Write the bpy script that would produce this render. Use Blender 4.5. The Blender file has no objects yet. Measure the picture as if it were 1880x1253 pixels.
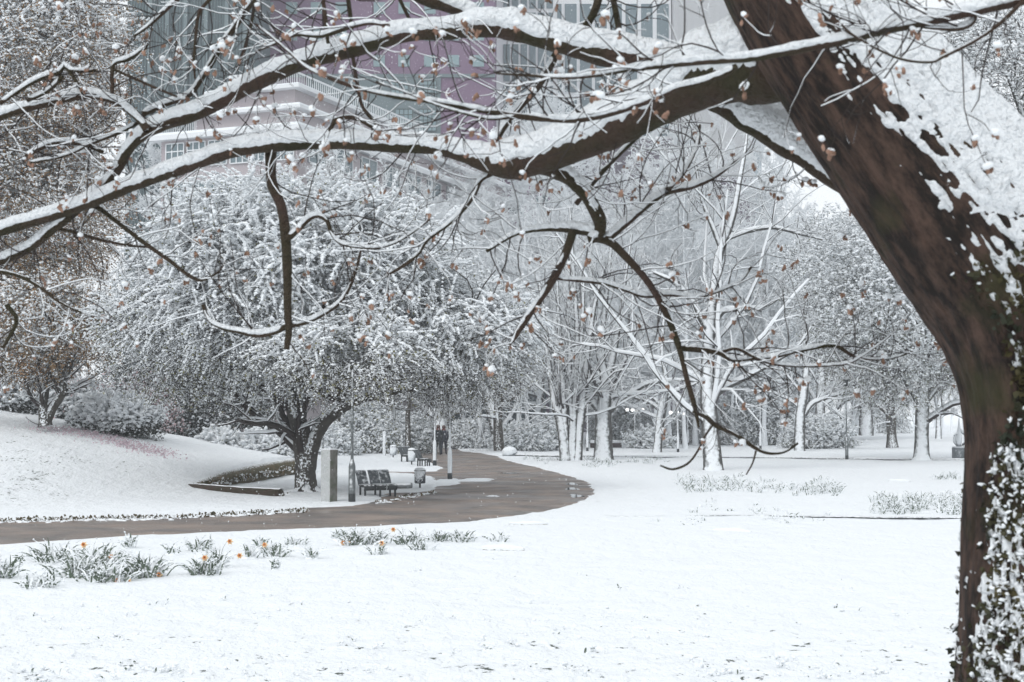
import bpy, math
import numpy as np
from math import radians, sin, cos, pi
S = bpy.context.scene
COL = S.collection
# ------------------------------------------------------------------ camera
FPX, CX, CY, CAMH = 2611.1, 940.0, 626.5, 2.6
PITCH = math.atan((755 - CY) / FPX)
cam_d = bpy.data.cameras.new('camera'); cam = bpy.data.objects.new('camera', cam_d); COL.objects.link(cam)
cam.location = (0, 0, CAMH); cam.rotation_euler = (pi / 2 + PITCH, 0, 0)
cam_d.lens = 50; cam_d.sensor_width = 36; cam_d.clip_end = 3000; cam_d.clip_start = 0.1
cam_d.dof.use_dof = True; cam_d.dof.focus_distance = 48; cam_d.dof.aperture_fstop = 6.3
S.camera = cam
# ------------------------------------------------------------------ world: overcast sky
W = bpy.data.worlds.new('World'); S.world = W; W.use_nodes = True
wt = W.node_tree; wt.nodes.clear()
sky = wt.nodes.new('ShaderNodeTexSky'); sky.sky_type = 'NISHITA'; sky.sun_disc = False
SUN_EL, SUN_ROT = radians(48), radians(215)
sky.sun_elevation = SUN_EL; sky.sun_rotation = SUN_ROT; sky.air_density = 1.0; sky.dust_density = 3.0
hs = wt.nodes.new('ShaderNodeHueSaturation'); hs.inputs['Saturation'].default_value = 0.22
mx = wt.nodes.new('ShaderNodeMixRGB'); mx.inputs[0].default_value = 0.7; mx.inputs[2].default_value = (8.75, 9.1, 9.35, 1)
bg = wt.nodes.new('ShaderNodeBackground'); bg.inputs['Strength'].default_value = 0.105
wo = wt.nodes.new('ShaderNodeOutputWorld')
wt.links.new(sky.outputs[0], hs.inputs['Color']); wt.links.new(hs.outputs[0], mx.inputs[1])
wt.links.new(mx.outputs[0], bg.inputs[0]); wt.links.new(bg.outputs[0], wo.inputs[0])
# ------------------------------------------------------------------ sun, soft through cloud
sl = bpy.data.lights.new('sun', 'SUN'); sl.energy = 0.7; sl.angle = radians(25); sl.color = (1, 0.985, 0.965)
so = bpy.data.objects.new('sun', sl); COL.objects.link(so)
so.rotation_euler = (pi / 2 - SUN_EL, 0, pi - SUN_ROT)
S.view_settings.view_transform = 'Standard'; S.view_settings.look = 'None'
S.view_settings.exposure = 0.37; S.view_settings.gamma = 1.0
S.render.resolution_x = 1024; S.render.resolution_y = 682
S.cycles.volume_bounces = 1; S.cycles.max_bounces = 6; S.cycles.transparent_max_bounces = 4
S.cycles.diffuse_bounces = 3; S.cycles.glossy_bounces = 2

# ------------------------------------------------------------------ helpers
def at(px, py, Y):
    u = (px - CX) / FPX; v = (CY - py) / FPX
    d = np.array([u, cos(PITCH) - v * sin(PITCH), sin(PITCH) + v * cos(PITCH)])
    return np.array([0, 0, CAMH]) + d * (Y / d[1])
def gd(px, py, z=0.0):
    u = (px - CX) / FPX; v = (CY - py) / FPX
    d = np.array([u, cos(PITCH) - v * sin(PITCH), sin(PITCH) + v * cos(PITCH)])
    t = (z - CAMH) / d[2]
    return np.array([d[0] * t, d[1] * t, z])
def ppm(Y): return FPX / Y

def hsh(i, j, k, s):
    h = (i * 374761393 + j * 668265263 + k * 2147483647 + s * 1274126177) & 0xffffffff
    h = ((h ^ (h >> 13)) * 1274126177) & 0xffffffff
    return ((h ^ (h >> 16)) & 0xffff) / 65535.0
def vnoise(p, sc=1.0, seed=0):
    p = np.asarray(p, float) * sc; i = np.floor(p).astype(np.int64); f = p - i; f = f * f * (3 - 2 * f)
    x, y, z = i[..., 0], i[..., 1], i[..., 2]; out = 0
    for a in (0, 1):
        for b in (0, 1):
            for c in (0, 1):
                w = (f[..., 0] if a else 1 - f[..., 0]) * (f[..., 1] if b else 1 - f[..., 1]) * (f[..., 2] if c else 1 - f[..., 2])
                out = out + w * hsh(x + a, y + b, z + c, seed)
    return out
def fnoise(p, sc=1.0, seed=0, o=3):
    r = 0; a = .5; t = 0
    for k in range(o):
        r = r + a * vnoise(p, sc * 2 ** k, seed + k); t += a; a *= .5
    return r / t
def sstep(a, b, x):
    t = np.clip((x - a) / (b - a), 0, 1); return t * t * (3 - 2 * t)
def nrm(v): return v / np.maximum(np.linalg.norm(v, axis=-1, keepdims=True), 1e-9)

def thing(name, label, cat, loc=(0, 0, 0), group=None, rotz=0.0):
    o = bpy.data.objects.new(name, None); COL.objects.link(o); o.location = [float(a) for a in loc]
    o.rotation_euler = (0, 0, rotz); o.empty_display_size = .2
    o['label'] = label; o['category'] = cat
    if group: o['group'] = group
    return o
def tag(o, label=None, cat=None, group=None, kind=None):
    if label: o['label'] = label
    if cat: o['category'] = cat
    if group: o['group'] = group
    if kind: o['kind'] = kind
    return o
def mesh(name, V, F, mats, mi=None, smooth=True):
    me = bpy.data.meshes.new(name); V = np.asarray(V, np.float32).reshape(-1, 3)
    if not isinstance(F, list): F = [F]
    F = [np.asarray(f, np.int32) for f in F if len(f)]
    loops = np.concatenate([f.ravel() for f in F]); tot = np.concatenate([np.full(len(f), f.shape[1], np.int32) for f in F])
    st = np.concatenate([[0], np.cumsum(tot)[:-1]]).astype(np.int32)
    me.vertices.add(len(V)); me.vertices.foreach_set('co', V.ravel())
    me.loops.add(len(loops)); me.loops.foreach_set('vertex_index', loops)
    me.polygons.add(len(tot)); me.polygons.foreach_set('loop_start', st); me.polygons.foreach_set('loop_total', tot)
    for m in (mats if isinstance(mats, (list, tuple)) else [mats]): me.materials.append(m)
    if mi is not None: me.polygons.foreach_set('material_index', np.asarray(mi, np.int32))
    me.polygons.foreach_set('use_smooth', np.full(len(tot), smooth, bool))
    me.update(calc_edges=True); return me
def part(name, VF, mat, parent=None, smooth=True, org=None, mi=None):
    V, F = VF
    V = np.asarray(V, float).reshape(-1, 3)
    if org is not None: V = V - np.asarray(org)
    o = bpy.data.objects.new(name, mesh(name, V, F, mat, mi, smooth)); COL.objects.link(o)
    if parent: o.parent = parent
    return o
def join(*vfs):
    Vs, Q, T, off = [], [], [], 0
    for V, F in vfs:
        V = np.asarray(V, float).reshape(-1, 3); Vs.append(V)
        for f in (F if isinstance(F, list) else [F]):
            f = np.asarray(f)
            if len(f) == 0: continue
            (Q if f.shape[1] == 4 else T).append(f + off)
        off += len(V)
    F = []
    if Q: F.append(np.concatenate(Q))
    if T: F.append(np.concatenate(T))
    return np.concatenate(Vs), F
def box(x0, x1, y0, y1, z0, z1, bev=0.0):
    if bev <= 0:
        V = [(x, y, z) for z in (z0, z1) for x, y in ((x0, y0), (x1, y0), (x1, y1), (x0, y1))]
        F = [(3, 2, 1, 0), (4, 5, 6, 7), (0, 1, 5, 4), (1, 2, 6, 5), (2, 3, 7, 6), (3, 0, 4, 7)]
        return np.array(V, float), np.array(F)
    b = bev; V = []
    for z, i in ((z0, b), (z0 + b, 0), (z1 - b, 0), (z1, b)):
        a0, a1, c0, c1 = x0 + i, x1 - i, y0 + i, y1 - i
        k = b if i == 0 else b * .6
        V += [(a0 + k, c0, z), (a1 - k, c0, z), (a1, c0 + k, z), (a1, c1 - k, z), (a1 - k, c1, z), (a0 + k, c1, z), (a0, c1 - k, z), (a0, c0 + k, z)]
    F = []
    for r in range(3):
        for j in range(8): F.append((r * 8 + j, r * 8 + (j + 1) % 8, r * 8 + 8 + (j + 1) % 8, r * 8 + 8 + j))
    F += [(7, 2, 1, 0), (7, 6, 3, 2), (6, 5, 4, 3), (24, 25, 26, 31), (31, 26, 27, 30), (30, 27, 28, 29)]
    return np.array(V, float), np.array(F)
def rot(VF, a, c=(0, 0, 0), axis='z'):
    V, F = VF; V = np.asarray(V, float) - c; s, k = sin(a), cos(a); W_ = V.copy()
    i, j = {'z': (0, 1), 'x': (1, 2), 'y': (2, 0)}[axis]
    W_[:, i] = V[:, i] * k - V[:, j] * s; W_[:, j] = V[:, i] * s + V[:, j] * k
    return W_ + c, F
def mov(VF, d): return np.asarray(VF[0], float) + np.asarray(d, float), VF[1]
def tubes(P, R, sides=5, jit=0.0, seed=0, cap=False):
    P = np.asarray(P, float); R = np.asarray(R, float)
    if P.ndim == 2: P = P[None]; R = R[None]
    N, K, _ = P.shape
    T = nrm(np.gradient(P, axis=1)); mt = np.abs(T.mean(1)); ax = np.argmin(mt, 1)
    if N == 1 and mt[0, 1] < .75: ax[:] = 1
    ref = np.zeros((N, 1, 3)); ref[np.arange(N), 0, ax] = 1
    A = nrm(np.cross(T, ref)); B = np.cross(A, T)
    th = np.arange(sides) * 2 * pi / sides
    ring = A[:, :, None, :] * np.cos(th)[None, None, :, None] + B[:, :, None, :] * np.sin(th)[None, None, :, None]
    rr = R[:, :, None, None]
    if jit:
        q = P[:, :, None, :] + ring * rr
        rr = rr * (1 + jit * (fnoise(q, 9.0, seed) - .5) * 2)[..., None]
    V = P[:, :, None, :] + ring * rr
    n, k, s = np.meshgrid(np.arange(N), np.arange(K - 1), np.arange(sides), indexing='ij')
    b = n * K * sides + k * sides; s2 = (s + 1) % sides
    F = np.stack([b + s, b + s2, b + sides + s2, b + sides + s], -1).reshape(-1, 4)
    V = V.reshape(-1, 3)
    if cap:
        Fs = [F]
        c = []
        ex = []
        for n_ in range(N):
            for e, kk in ((0, 0), (1, K - 1)):
                ci = len(V) + len(ex); ex.append(P[n_, kk])
                o = n_ * K * sides + kk * sides
                for j in range(sides):
                    a_, b_ = o + j, o + (j + 1) % sides
                    c.append((b_, a_, ci) if e == 0 else (a_, b_, ci))
        return np.concatenate([V, np.array(ex)]), [F, np.array(c)]
    return V, F
def lathe(prof, n=16, c=(0, 0, 0)):
    P = np.array([(c[0], c[1], c[2] + z) for r, z in prof], float); R = np.array([max(r, 1e-4) for r, z in prof])
    th = np.arange(n) * 2 * pi / n
    V = P[:, None, :] + np.stack([np.cos(th), np.sin(th), 0 * th], -1)[None] * R[:, None, None]
    K = len(P); k, s = np.meshgrid(np.arange(K - 1), np.arange(n), indexing='ij')
    F = np.stack([k * n + s, k * n + (s + 1) % n, k * n + n + (s + 1) % n, k * n + n + s], -1).reshape(-1, 4)
    return V.reshape(-1, 3), F
def smooth_path(pts, step=None, n=None):
    p = np.array(pts, float); p = np.vstack([2 * p[0] - p[1], p, 2 * p[-1] - p[-2]]); out = []
    for i in range(1, len(p) - 2):
        L = np.linalg.norm(p[i + 1][:2] - p[i][:2]); m = n if n else max(2, int(L / step))
        for t in np.linspace(0, 1, m, endpoint=False):
            out.append(.5 * (2 * p[i] + (p[i + 1] - p[i - 1]) * t + (2 * p[i - 1] - 5 * p[i] + 4 * p[i + 1] - p[i + 2]) * t * t + (3 * p[i] - p[i - 1] - 3 * p[i + 1] + p[i + 2]) * t ** 3))
    out.append(p[-2]); return np.array(out)
def ico(n=1):
    t = (1 + 5 ** .5) / 2
    V = [(-1, t, 0), (1, t, 0), (-1, -t, 0), (1, -t, 0), (0, -1, t), (0, 1, t), (0, -1, -t), (0, 1, -t), (t, 0, -1), (t, 0, 1), (-t, 0, -1), (-t, 0, 1)]
    F = [(0, 11, 5), (0, 5, 1), (0, 1, 7), (0, 7, 10), (0, 10, 11), (1, 5, 9), (5, 11, 4), (11, 10, 2), (10, 7, 6), (7, 1, 8), (3, 9, 4), (3, 4, 2), (3, 2, 6), (3, 6, 8), (3, 8, 9), (4, 9, 5), (2, 4, 11), (6, 2, 10), (8, 6, 7), (9, 8, 1)]
    V = [np.array(v) / np.linalg.norm(v) for v in V]
    for _ in range(n):
        m = {}; G = []
        def mid(a, b):
            k = (min(a, b), max(a, b))
            if k not in m: v = V[a] + V[b]; V.append(v / np.linalg.norm(v)); m[k] = len(V) - 1
            return m[k]
        for a, b, c in F:
            x, y, z = mid(a, b), mid(b, c), mid(c, a); G += [(a, x, z), (b, y, x), (c, z, y), (x, y, z)]
        F = G
    return np.array(V), np.array(F)
OCT = (np.array([(1, 0, 0), (0, 1, 0), (-1, 0, 0), (0, -1, 0), (0, 0, 1), (0, 0, -1)], float),
       np.array([(0, 1, 4), (1, 2, 4), (2, 3, 4), (3, 0, 4), (1, 0, 5), (2, 1, 5), (3, 2, 5), (0, 3, 5)]))
def scatter(tmpl, P, Sc, rng, spin=True, tilt=0.0, jit=0.0):
    """copies of a template at P, scaled per axis by Sc (N,3), spun about z"""
    V, F = tmpl; P = np.asarray(P); N = len(P); Sc = np.asarray(Sc)
    if Sc.ndim == 1: Sc = np.repeat(Sc[:, None], 3, 1)
    Q = V[None] * Sc[:, None, :]
    if jit: Q = Q * (1 + jit * (rng.random((N, len(V), 1)) - .5) * 2)
    if tilt:
        a = rng.normal(0, tilt, N)[:, None]; x, z = Q[..., 0].copy(), Q[..., 2].copy()
        Q[..., 0] = x * np.cos(a) - z * np.sin(a); Q[..., 2] = x * np.sin(a) + z * np.cos(a)
    if spin:
        a = rng.random(N)[:, None] * 2 * pi; x, y = Q[..., 0].copy(), Q[..., 1].copy()
        Q[..., 0] = x * np.cos(a) - y * np.sin(a); Q[..., 1] = x * np.sin(a) + y * np.cos(a)
    Q = Q + P[:, None, :]
    return Q.reshape(-1, 3), (F[None] + (np.arange(N) * len(V))[:, None, None]).reshape(-1, F.shape[1])
def leaves(P, size, rng, droop=0.3):
    N = len(P); a = nrm(rng.normal(size=(N, 3)) + [0, 0, -droop]); b = nrm(np.cross(a, rng.normal(size=(N, 3))))
    L = (size * rng.uniform(.6, 1.3, N))[:, None]; w = L * rng.uniform(.3, .55, N)[:, None]
    V = np.stack([P, P + a * L * .5 + b * w, P + a * L, P + a * L * .5 - b * w], 1).reshape(-1, 3)
    return V, np.arange(N * 4).reshape(N, 4)

# ------------------------------------------------------------------ materials
WIND = nrm(np.array([-0.15, -0.62, 0.76]))     # the side snow is driven onto
def mat(name, col, rough=.7, metal=0.0, var=None, vscale=6.0, bump=0.0, bscale=20.0, spec=.3, emit=None):
    m = bpy.data.materials.new(name); m.use_nodes = True; t = m.node_tree; b = t.nodes['Principled BSDF']
    b.inputs['Roughness'].default_value = rough; b.inputs['Metallic'].default_value = metal
    b.inputs['Specular IOR Level'].default_value = spec
    tc = t.nodes.new('ShaderNodeTexCoord')
    if var is not None:
        n = t.nodes.new('ShaderNodeTexNoise'); n.inputs['Scale'].default_value = vscale; n.inputs['Detail'].default_value = 3
        t.links.new(tc.outputs['Object'], n.inputs['Vector'])
        r = t.nodes.new('ShaderNodeValToRGB'); r.color_ramp.elements[0].position = .35; r.color_ramp.elements[1].position = .65
        r.color_ramp.elements[0].color = (*col, 1); r.color_ramp.elements[1].color = (*var, 1)
        t.links.new(n.outputs['Fac'], r.inputs[0]); t.links.new(r.outputs[0], b.inputs['Base Color']); m['_c'] = r.name
    else: b.inputs['Base Color'].default_value = (*col, 1)
    if bump:
        n2 = t.nodes.new('ShaderNodeTexNoise'); n2.inputs['Scale'].default_value = bscale; n2.inputs['Detail'].default_value = 4
        t.links.new(tc.outputs['Object'], n2.inputs['Vector'])
        bp = t.nodes.new('ShaderNodeBump'); bp.inputs['Strength'].default_value = bump; bp.inputs['Distance'].default_value = .05
        t.links.new(n2.outputs['Fac'], bp.inputs['Height']); t.links.new(bp.outputs[0], b.inputs['Normal'])
    if emit:
        b.inputs['Emission Color'].default_value = (*emit[0], 1); b.inputs['Emission Strength'].default_value = emit[1]
    return m
SNOWC = (0.84, 0.87, 0.895)
def snowed(name, col, thr=.35, soft=.12, nscale=14.0, namp=.35, d=WIND, **kw):
    """a surface with snow driven onto the side that faces the wind and the sky"""
    m = mat(name, col, **kw); t = m.node_tree; b = t.nodes['Principled BSDF']; L = t.links
    g = t.nodes.new('ShaderNodeNewGeometry'); dp = t.nodes.new('ShaderNodeVectorMath'); dp.operation = 'DOT_PRODUCT'
    dp.inputs[1].default_value = tuple(d); L.new(g.outputs['Normal'], dp.inputs[0])
    n = t.nodes.new('ShaderNodeTexNoise'); n.inputs['Scale'].default_value = nscale; n.inputs['Detail'].default_value = 3
    L.new(g.outputs['Position'], n.inputs['Vector'])
    a = t.nodes.new('ShaderNodeMath'); a.operation = 'SUBTRACT'; L.new(n.outputs['Fac'], a.inputs[0]); a.inputs[1].default_value = .5
    a2 = t.nodes.new('ShaderNodeMath'); a2.operation = 'MULTIPLY_ADD'; L.new(a.outputs[0], a2.inputs[0]); a2.inputs[1].default_value = namp * 2; L.new(dp.outputs['Value'], a2.inputs[2])
    r = t.nodes.new('ShaderNodeMapRange'); r.interpolation_type = 'SMOOTHSTEP'; L.new(a2.outputs[0], r.inputs[0])
    r.inputs[1].default_value = thr - soft; r.inputs[2].default_value = thr + soft
    x = t.nodes.new('ShaderNodeMixRGB'); L.new(r.outputs[0], x.inputs[0])
    if b.inputs['Base Color'].is_linked: L.new(b.inputs['Base Color'].links[0].from_socket, x.inputs[1])
    else: x.inputs[1].default_value = (*col, 1)
    x.inputs[2].default_value = (*SNOWC, 1); L.new(x.outputs[0], b.inputs['Base Color'])
    rr = t.nodes.new('ShaderNodeMixRGB'); L.new(r.outputs[0], rr.inputs[0])
    v = b.inputs['Roughness'].default_value; rr.inputs[1].default_value = (v, v, v, 1); rr.inputs[2].default_value = (.8, .8, .8, 1)
    L.new(rr.outputs[0], b.inputs['Roughness'])
    return m
M = {}
M['snow'] = mat('snow', SNOWC, .75, bump=1.0, bscale=38, spec=.2)
M['snow_soft'] = mat('snow_on_twigs', SNOWC, .8, spec=.15)
M['bark'] = mat('brown_bark', (.058, .036, .027), .85, var=(.034, .030, .014), vscale=4, bump=.9, bscale=35)
M['bark_thin'] = mat('dark_twig_bark', (.030, .022, .019), .8)
M['bark_far'] = snowed('snowed_bark', (.045, .043, .040), thr=.52, soft=.14, nscale=6, namp=.25, var=(.085, .085, .080), vscale=5)
M['bark_dark'] = snowed('speckled_bark', (.040, .034, .028), thr=.70, soft=.08, nscale=16, namp=.55, var=(.065, .058, .048), vscale=6)
M['twig_far'] = snowed('snowed_twigs', (.060, .055, .056), thr=.25, soft=.2, nscale=5, namp=.2)
M['leaf_olive'] = snowed('olive_leaves', (.165, .165, .070), thr=.55, soft=.1, nscale=6, namp=.25, var=(.25, .235, .11), vscale=3)
M['leaf_green'] = snowed('grey_green_leaves', (.165, .18, .11), thr=.35, soft=.1, nscale=6, namp=.25, var=(.20, .21, .15), vscale=3)
M['leaf_russet'] = snowed('russet_leaves', (.34, .19, .09), thr=.84, soft=.1, nscale=6, namp=.25, var=(.17, .12, .05), vscale=1.2)
M['leaf_dark'] = snowed('dark_evergreen_leaves', (.030, .038, .030), thr=.90, soft=.1, nscale=6, namp=.25, var=(.05, .056, .04), vscale=2)
M['leaf_pink'] = mat('pink_blossom', (.62, .42, .44), .7, var=(.74, .58, .60), vscale=2)
M['bud'] = mat('brown_bud', (.36, .22, .16), .7, var=(.15, .085, .055), vscale=25)
M['ivy'] = mat('ivy_and_moss', (.020, .026, .014), .6, var=(.060, .050, .016), vscale=5)
M['moss'] = mat('moss', (.055, .060, .014), .9, var=(.09, .060, .02), vscale=12, bump=.8, bscale=60)
M['blade'] = snowed('narcissus_leaves', (.10, .135, .095), thr=.50, soft=.15, nscale=20, namp=.4, var=(.15, .18, .14), vscale=9)
M['orange'] = mat('orange_trumpet', (.68, .29, .11), .6)
M['petal'] = mat('pale_petals', (.80, .62, .38), .6)
M['grass'] = snowed('mossy_turf', (.050, .055, .020), thr=.68, soft=.1, nscale=20, namp=.5, var=(.13, .085, .035), vscale=7, bump=.8, bscale=30)
M['metal'] = snowed('grey_galvanised_metal', (.13, .145, .15), thr=.80, soft=.25, nscale=9, namp=.5, rough=.75)
M['pole_white'] = snowed('snow_plastered_pole', (.28, .31, .33), thr=.30, soft=.2, nscale=8, namp=.25, rough=.5)
M['steel'] = snowed('frosted_bench_steel', (.075, .085, .092), thr=.92, soft=.2, nscale=9, namp=.5, rough=.4, metal=.3)
M['dark'] = snowed('dark_painted_steel', (.035, .040, .042), thr=.86, soft=.1, nscale=12, namp=.3, rough=.45)
M['stone'] = snowed('frosted_stone', (.19, .18, .17), thr=.82, soft=1.0, nscale=40, namp=.5, var=(.09, .10, .07), vscale=5, bump=.6, bscale=18, d=nrm(np.array([-.85, -.35, .4])))
M['stone2'] = snowed('grey_stone', (.24, .26, .27), thr=.75, soft=.1, nscale=5, namp=.3, var=(.15, .17, .18), vscale=3)
# ------------------------------------------------------------------ terrain
LEDGE = [(-10.35, 46.3), (-8.9, 59.5)]
def ledge_x(y): return LEDGE[0][0] + (y - LEDGE[0][1]) * (LEDGE[1][0] - LEDGE[0][0]) / (LEDGE[1][1] - LEDGE[0][1])
def height(x, y):
    x = np.asarray(x, float); y = np.asarray(y, float)
    H = np.interp(x, [-60, -22, -19.8, -16.5, -13.5, -11, -8.4, -7], [4.2, 2.9, 2.5, 2.0, 1.45, 1.0, .55, .45])
    m = H * sstep(35.5 + .12 * (x + 12) + 6 * sstep(-16, -10.5, x), 57, y)
    lx = ledge_x(y)
    right = sstep(lx - .12, lx + .05, x)
    near = sstep(46.2, 47.2, y)
    m = m * (1 - right * near) * (1 - sstep(-9.6, -7.2, x) * (1 - near))
    back = 1 - .85 * sstep(59, 72, y) * sstep(-26, -12, x)
    m = m * back
    m = m * (1 - sstep(80, 110, y))
    return m + .25 * sstep(130, 200, y) * 0
path_px = [(-260, 1018), (0, 1003), (250, 986), (460, 976), (700, 968), (850, 961), (945, 948), (1010, 938), (1060, 925), (1088, 910), (1092, 900), (1078, 886), (1040, 873), (985, 858), (930, 846), (912, 838), (880, 832), (848, 829), (842, 825), (830, 820), (770, 820), (765, 828), (772, 840), (790, 850), (812, 860), (800, 866), (740, 867), (700, 866), (700, 868.5), (760, 871), (795, 876), (805, 890), (795, 899), (765, 905), (715, 905), (700, 913), (690, 922), (640, 930), (560, 933), (430, 943), (300, 951), (0, 957), (-260, 962)]
PATH = np.array([gd(a, b)[:2] for a, b in path_px])
def sdf(x, y, poly):
    p = np.stack([x, y], -1); d = np.full(x.shape, 1e9); ins = np.zeros(x.shape, bool); n = len(poly)
    for i in range(n):
        a, b = poly[i], poly[(i + 1) % n]; e = b - a; w = p - a
        t = np.clip((w @ e) / (e @ e), 0, 1); q = w - t[..., None] * e; d = np.minimum(d, (q ** 2).sum(-1))
        c = ((a[1] > y) != (b[1] > y)) & (x < (b[0] - a[0]) * (y - a[1]) / (b[1] - a[1] + 1e-12) + a[0]); ins ^= c
    d = np.sqrt(d); return np.where(ins, -d, d)
def ground_grid(xs, ys, z_bias=0.0, detail=True):
    X, Y = np.meshgrid(xs, ys); Z = height(X, Y)
    pos = np.stack([X, Y, 0 * X], -1)
    d = sdf(X, Y, PATH)
    # islands of snow left on the tarmac: (px, py, half width px, half depth px)
    for (a, b, hw, hd) in [(820, 886, 26, 6.5), (868, 883, 34, 1.6), (905, 911, 16, 1.3), (880, 880.5, 26, 1.0), (752, 899, 40, 4), (660, 921, 32, 4), (955, 836, 26, 3.4)]:
        c = gd(a, b); c2 = gd(a + hw, b); c3 = gd(a, b - hd); rx = c2[0] - c[0]; ry = c3[1] - c[1]
        q = np.sqrt(((X - c[0]) / rx) ** 2 + ((Y - c[1]) / ry) ** 2)
        d = np.maximum(d, (1 - q) * min(rx, ry))
    n1 = fnoise(pos, 1.3, 5, 4) - .5; n2 = fnoise(pos, 5.5, 9, 2) - .5
    e = d + n1 * .34 + n2 * .22
    Z = Z + .045 * sstep(-.05, .22, e) - .05 * (1 - sstep(-.2, .02, e))
    Z = Z + (n2 * (.018 + .03 * sstep(26, 14, Y)) + (fnoise(pos, .5, 3, 3) - .5) * .10) * sstep(0, .5, e) + z_bias
    V = np.stack([X, Y, Z], -1).reshape(-1, 3); ny, nx = X.shape
    j, i = np.meshgrid(np.arange(ny - 1), np.arange(nx - 1), indexing='ij')
    F = np.stack([j * nx + i, j * nx + i + 1, (j + 1) * nx + i + 1, (j + 1) * nx + i], -1).reshape(-1, 4)
    return V, F
xs = np.concatenate([np.linspace(-900, -120, 14)[:-1], np.linspace(-120, -30, 40)[:-1], np.arange(-30, 30, .14), np.linspace(30, 120, 40), np.linspace(120, 900, 14)[1:]])
ys = np.concatenate([np.linspace(-60, 8, 30)[:-1], 8 * np.exp(np.arange(0, math.log(110 / 8), .0052)), np.linspace(112, 1500, 50)])
gm = mat('snow_ground', SNOWC, .8, spec=.2)
def build_ground_mat(m):
    t = m.node_tree; b = t.nodes['Principled BSDF']; L = t.links
    g = t.nodes.new('ShaderNodeNewGeometry')
    sp = t.nodes.new('ShaderNodeSeparateXYZ'); L.new(g.outputs['Position'], sp.inputs[0])
    def N(scale, det=4, ys=1.0, rough=.6):
        mp = t.nodes.new('ShaderNodeMapping'); mp.inputs['Scale'].default_value = (1, ys, 1); L.new(g.outputs['Position'], mp.inputs[0])
        n = t.nodes.new('ShaderNodeTexNoise'); n.inputs['Scale'].default_value = scale; n.inputs['Detail'].default_value = det; n.inputs['Roughness'].default_value = rough
        L.new(mp.outputs[0], n.inputs['Vector']); return n.outputs['Fac']
    def mth(op, a, b_=None, c=None):
        x = t.nodes.new('ShaderNodeMath'); x.operation = op
        for i, v in enumerate((a, b_, c)):
            if v is None: continue
            if isinstance(v, (int, float)): x.inputs[i].default_value = v
            else: L.new(v, x.inputs[i])
        return x.outputs[0]
    def mr(v, a, b_, c=0., d=1.):
        x = t.nodes.new('ShaderNodeMapRange'); x.interpolation_type = 'SMOOTHSTEP'; L.new(v, x.inputs[0])
        for i, k in enumerate((a, b_, c, d)): x.inputs[i + 1].default_value = k
        return x.outputs[0]
    fine = N(9, 5, .8); spots = N(1.1, 4)
    # thin cover: grass pricks through close by and on the trodden foot of the bank
    near = mr(sp.outputs['Y'], 15.2, 19.0, .085, 0.0)
    bank = mth('MULTIPLY', mth('MULTIPLY', mr(sp.outputs['X'], -10.5, -15, 0, 1), mr(sp.outputs['Y'], 33, 37, 0, 1)), mr(sp.outputs['Y'], 47, 56, .13, 0))
    thr = mth('SUBTRACT', .75, mth('ADD', mth('ADD', near, bank), mth('MULTIPLY', mth('SUBTRACT', spots, .5), .55)))
    k = mth('SUBTRACT', fine, thr); msk = mr(k, -.005, .05)
    c = t.nodes.new('ShaderNodeMixRGB'); L.new(msk, c.inputs[0]); c.inputs[1].default_value = (*SNOWC, 1); c.inputs[2].default_value = (.10, .12, .10, 1)
    L.new(c.outputs[0], b.inputs['Base Color'])
    h = mth('ADD', mth('MULTIPLY', N(2.2, 6, .6), 1.6), mth('MULTIPLY', N(14, 3), .35))
    bp = t.nodes.new('ShaderNodeBump'); bp.inputs['Strength'].default_value = .75; bp.inputs['Distance'].default_value = .16
    L.new(mth('SUBTRACT', h, mth('MULTIPLY', msk, .4)), bp.inputs['Height']); L.new(bp.outputs[0], b.inputs['Normal'])
build_ground_mat(gm)
tag(part('ground', ground_grid(xs, ys), gm), kind='structure')
# wet tarmac
pm = mat('wet_tarmac', (.115, .092, .080), .55, spec=.4)
def build_path_mat(m):
    t = m.node_tree; b = t.nodes['Principled BSDF']; L = t.links
    g = t.nodes.new('ShaderNodeNewGeometry')
    def N(scale, det=3):
        n = t.nodes.new('ShaderNodeTexNoise'); n.inputs['Scale'].default_value = scale; n.inputs['Detail'].default_value = det
        L.new(g.outputs['Position'], n.inputs['Vector']); return n.outputs['Fac']
    a = t.nodes.new('ShaderNodeValToRGB'); L.new(N(.7, 5), a.inputs[0]); e = a.color_ramp.elements
    e[0].position = .38; e[0].color = (.115, .100, .092, 1); e[1].position = .62; e[1].color = (.235, .180, .148, 1)
    s = t.nodes.new('ShaderNodeValToRGB'); L.new(N(45, 2), s.inputs[0]); s.color_ramp.elements[0].position = .54; s.color_ramp.elements[1].position = .68
    x = t.nodes.new('ShaderNodeMixRGB'); L.new(s.outputs[0], x.inputs[0]); L.new(a.outputs[0], x.inputs[1]); x.inputs[2].default_value = (.42, .40, .39, 1)
    L.new(x.outputs[0], b.inputs['Base Color'])
    r = t.nodes.new('ShaderNodeValToRGB'); L.new(N(.45, 4), r.inputs[0]); r.color_ramp.elements[0].position = .40; r.color_ramp.elements[0].color = (.30, .30, .30, 1)
    r.color_ramp.elements[1].position = .58; r.color_ramp.elements[1].color = (.75, .75, .75, 1); L.new(r.outputs[0], b.inputs['Roughness'])
    bp = t.nodes.new('ShaderNodeBump'); bp.inputs['Strength'].default_value = .5; bp.inputs['Distance'].default_value = .012
    L.new(N(60, 3), bp.inputs['Height']); L.new(bp.outputs[0], b.inputs['Normal'])
build_path_mat(pm)
px_, py_ = np.meshgrid(np.linspace(-34, 9, 90), np.linspace(24, 112, 160)); pz = np.where((px_ < -7) & (py_ > 36.5), -.6, 0.0) - .6 * (sdf(px_, py_, PATH) > 2.0)
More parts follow.
